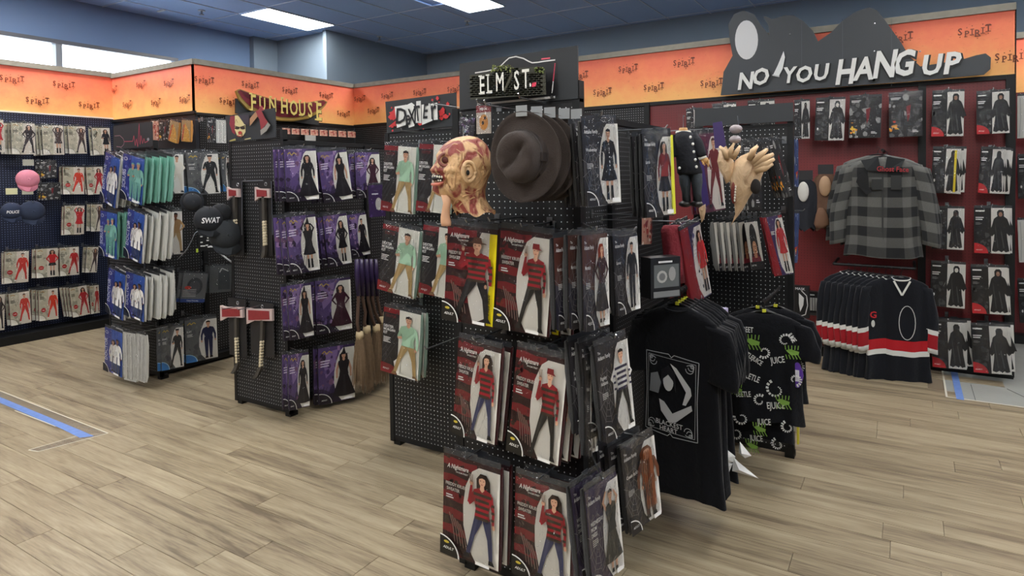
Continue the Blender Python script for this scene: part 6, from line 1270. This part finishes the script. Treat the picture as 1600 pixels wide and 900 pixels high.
t = thing('boxed_kit', 'black window box with white ribbed window on the red wall', 'box', mat=frame(atY(1278, 455, 6.0), F)); MB().box(-.085, .085, -.05, .02, -.20, 0).build('carton', plain('black_carton', (22, 22, 24), .4), t)
A = Art(1, .001); A.lay = 51
A.rect(-.065, .035, -.16, -.05, (190, 190, 186)); [A.rect(-.06+.02*k, -.055+.02*k, -.16, -.05, (70, 70, 72)) for k in range(5)]; A.rect(-.07, -.02, -.03, -.02, (210, 210, 206)); A.ell(.06, -.05, .014, .028, (216, 216, 212), 10); A.rect(-.08, .08, -.20, -.175, (70, 70, 72)); A.build('window_print', INK, t)
t = thing('curved_mask_pack', 'black pack with white curved outline behind the gondola edge', 'mask pack', mat=frame(atY(1253, 446, 5.9), F)); MB().box(-.06, .06, -.03, .02, -.27, 0).build('carton', plain('black_carton', (22, 22, 24), .4), t)
A = Art(1, .001); A.lay = 31; A.line([(.0, -.04), (.04, -.08), (.048, -.16), (.03, -.24), (-.02, -.26)], .007, (200, 200, 198)); A.poly([(-.02, -.06), (.02, -.1), (.015, -.16), (-.01, -.22), (-.02, -.15)][::-1], (200, 200, 198)); A.text('MASK', -.01, -.035, .03, (220, 220, 220)); A.build('outline_print', INK, t)
# plush doll
Md = frame(atY(1073, 238, 2.66), (.25, -.97, 0)); KD = .00262; t = thing('doll_prop', 'headless hanging doll in black double buttoned coat and dark trousers', 'doll', mat=Md)
dp = lambda x, y, d=0: ((x-1073)*KD, -d, -(y-238)*KD); R2 = lambda x0, x1, y, d, n=20: [((x0+x1)/2*KD-1073*KD+(x1-x0)/2*KD*math.cos(a), -d*math.sin(a), -(y-238)*KD) for a in [2*PI*k/n for k in range(n)]]
COAT = plain('doll_coat', (17, 19, 27), .9, bump=.4)
MB().loft([R2(1060, 1076, 204, .02), R2(1056, 1082, 208, .035), R2(1053, 1087, 216, .045), R2(1055, 1090, 235, .05), R2(1057, 1093, 255, .055), R2(1058, 1097, 270, .06), R2(1060, 1096, 273, .05)]).build('coat', COAT, t, True)
MB().tube([dp(1083, 212), dp(1090, 226, .01), dp(1095, 240, .02), dp(1097, 246, .02)], [.02, .024, .02, .018], 10).build('arm', COAT, t, True); MB().tube([dp(1057, 212), dp(1053, 226, .01), dp(1054, 244, .02)], [.02, .024, .018], 10).build('arm', COAT, t, True)
TR_ = plain('doll_trousers', (44, 50, 56), .8, noise=.3, bump=.4)
for x0, x1, x2, x3 in ((1060, 1078, 1065, 1078), (1078, 1096, 1082, 1095)): MB().loft([R2(x0, x1, 268, .04), R2(x0+1, x1+1, 285, .042), R2(x2, x3, 302, .035), R2(x2+1, x3+1, 316, .03)]).build('trouser_leg', TR_, t, True)
for x in (1070, 1088): MB().ball(dp(x, 320, .01), (.026, .035, .014), 10, 7).build('shoe', plain('doll_shoe', (22, 20, 22), .4), t, True)
MB().tube([dp(1068, 199), dp(1068, 206)], [.016, .02], 10).build('neck', plain('doll_neck', (196, 150, 96), .7), t, True); MB().tube([(dp(1068, 206)[0]+.026*math.cos(a), .018*math.sin(a), dp(1068, 206)[2]) for a in [2*PI*k/16 for k in range(17)]], .006, 6).build('collar', plain('white_collar', (220, 216, 208), .8), t, True)
m = MB()
for x, y in ((1079.5, 215), (1083, 226), (1084.3, 238), (1086.5, 250.5), (1088, 261.5), (1062.5, 263)): m.ball(dp(x, y, .048), (.0055, .003, .0062), 10, 6)
m.build('buttons', plain('white_button', (226, 226, 222), .4), t, True)
m = MB(); m.ball(dp(1100, 251, .02), (.016, .012, .014), 10, 7)
for k in range(4): m.tube([dp(1102, 249+2*k, .02), dp(1106, 252+2.4*k, .022), dp(1105, 255+2.4*k, .024)], [.004, .004, .0025], 6)
m.tube([dp(1097, 252, .025), dp(1098, 257, .03), dp(1101, 259, .032)], [.004, .004, .003], 6); m.build('hand', plain('doll_hand', (196, 152, 96), .6), t, True)
MB().tube([dp(1096.5, 245, .02), dp(1098, 249, .02)], [.018, .017], 10).build('cuff', plain('white_collar', (220, 216, 208), .8), t, True)
MB().tube([dp(1068, 199), dp(1068, 180), dp(1068, 177, -.1)], .002, 5).build('hanging_wire', METAL, t); MB().box(dp(1060, 0)[0], dp(1080, 0)[0], -.02, -.018, dp(0, 200)[2], dp(0, 178)[2]).build('hang_card', FILM, t)
# bone coloured beaked mask with clawed hands
Mb = frame(atY(1163, 285, 3.0), (.15, -.99, 0)); KB = .00306; t = thing('beaked_mask', 'bone coloured latex mask with long pointed jaw and clawed hands', 'mask', mat=Mb)
bp_ = lambda x, y, d=0: ((x-1163)*KB, -d, -(y-285)*KB); RB = lambda x0, x1, y, d: [((x0+x1)/2*KB-1163*KB+(x1-x0)/2*KB*math.cos(a), -d*math.sin(a)*(1+.08*math.sin(6*a)), -(y-285)*KB+.01*math.cos(a)) for a in [2*PI*k/26 for k in range(26)]]
MB().loft([RB(1158, 1174, 243, .01), RB(1150, 1183, 250, .035), RB(1146, 1189, 262, .05), RB(1143, 1189, 275, .055), RB(1143, 1184, 288, .055), RB(1146, 1176, 300, .05), RB(1149, 1168, 314, .04), RB(1150, 1161, 328, .028), RB(1147, 1154, 338, .018), RB(1143, 1147, 347, .006)]).build('skull', BONE, t, True)
MB().ball(bp_(1179, 291, .042), (.022, .018, .034), 12, 9).build('eye_hollow', plain('dark_hollow', (26, 20, 18), .8), t, True); MB().ball(bp_(1149, 300, .035), (.012, .018, .05), 12, 9).build('mouth', plain('mouth_red', (120, 50, 40), .6), t, True)
m = MB(); [m.ball(bp_(1152-.3*k, 291+4*k, .052), (.004, .004, .006), 7, 5) for k in range(6)]; m.build('teeth', plain('ivory_teeth', (224, 218, 200), .35), t, True)
MB().loft([RB(1128, 1138, 234, .012), RB(1125, 1146, 250, .03), RB(1128, 1150, 262, .035), RB(1134, 1150, 274, .03), RB(1137, 1146, 284, .02)]).build('side_piece', BONE, t, True)
FN = plain('finger_latex', (198, 166, 128), .5, noise=.12)
for a, b, c in (((1176, 258), (1186, 246), (1195, 238)), ((1178, 260), (1192, 251), (1203, 245)), ((1180, 264), (1194, 258), (1204, 252)), ((1180, 268), (1192, 265), (1202, 259)), ((1172, 252), (1176, 240), (1182, 233))):
    MB().tube([bp_(*a, .05), bp_(*b, .07), bp_(*c, .06)], [.016, .014, .007], 9).build('finger', FN, t, True)
for a, b, c in (((1140, 250), (1136, 238), (1130, 232)), ((1145, 248), (1146, 236), (1150, 228)), ((1148, 250), (1154, 240), (1158, 232))): MB().tube([bp_(*a, .04), bp_(*b, .05), bp_(*c, .04)], [.013, .011, .006], 8).build('finger', FN, t, True)
m = MB(); m.ball(bp_(1152, 207, .02), (.028, .02, .02), 12, 8); m.ball(bp_(1151, 222, .02), (.026, .02, .018), 12, 8); m.build('knuckle', plain('grey_claw', (150, 140, 142), .4), t, True)
MB().loft([RB(1098, 1108, 320, .02), RB(1100, 1108, 332, .016), RB(1102, 1106, 342, .005)]).build('lower_tip', BONE, t, True)
MB().extrude([(bp_(x, y)[0], bp_(x, y)[2]) for x, y in ((1119, 196), (1132, 194), (1138, 232), (1122, 234))][::-1], 0, .01).build('purple_backing', plain('purple_card', (60, 42, 98), .5), t); MB().tube([bp_(1154, 187), bp_(1157, 215), bp_(1160, 240)], .002, 5).build('hanging_wire', METAL, t)
# window box beside the T-shirts
t = thing('eyewear_box', 'black box with clear window and grey props above the T-shirt rail', 'box', mat=frame(atX(1040, 402, -.86), yawn(35))); MB().box(-.075, .075, 0, .07, -.17, .0).build('carton', plain('black_carton', (22, 22, 24), .4), t)
A = Art(1, .0008); A.lay = 1; A.rect(-.06, .066, -.125, -.03, (96, 100, 100)); A.ell(-.02, -.08, .026, .026, (170, 170, 166), 12); A.ell(-.02, -.08, .016, .016, (110, 112, 112), 12); A.ell(.03, -.07, .018, .03, (150, 150, 148), 12); A.rect(-.065, .066, -.165, -.14, (120, 122, 122)); A.rect(-.04, .03, -.022, -.014, (220, 220, 220)); A.build('window_print', INK, t)
t = thing('red_cloth_bundle', 'dark red folded cloth hanging behind the black window box', 'cloth', mat=frame(atX(1050, 352, -.9), yawn(30)))
MB().loft([[(x_+w_*math.cos(a)+.006*math.sin(6*a), .03*math.sin(a), z_) for a in [2*PI*k/18 for k in range(18)]] for x_, w_, z_ in ((0, .04, 0), (0, .055, -.02), (.005, .05, -.1), (.01, .045, -.2), (.015, .05, -.26))]).build('cloth', plain('dark_red_cloth', (112, 22, 34), .85, bump=.6), t, True)
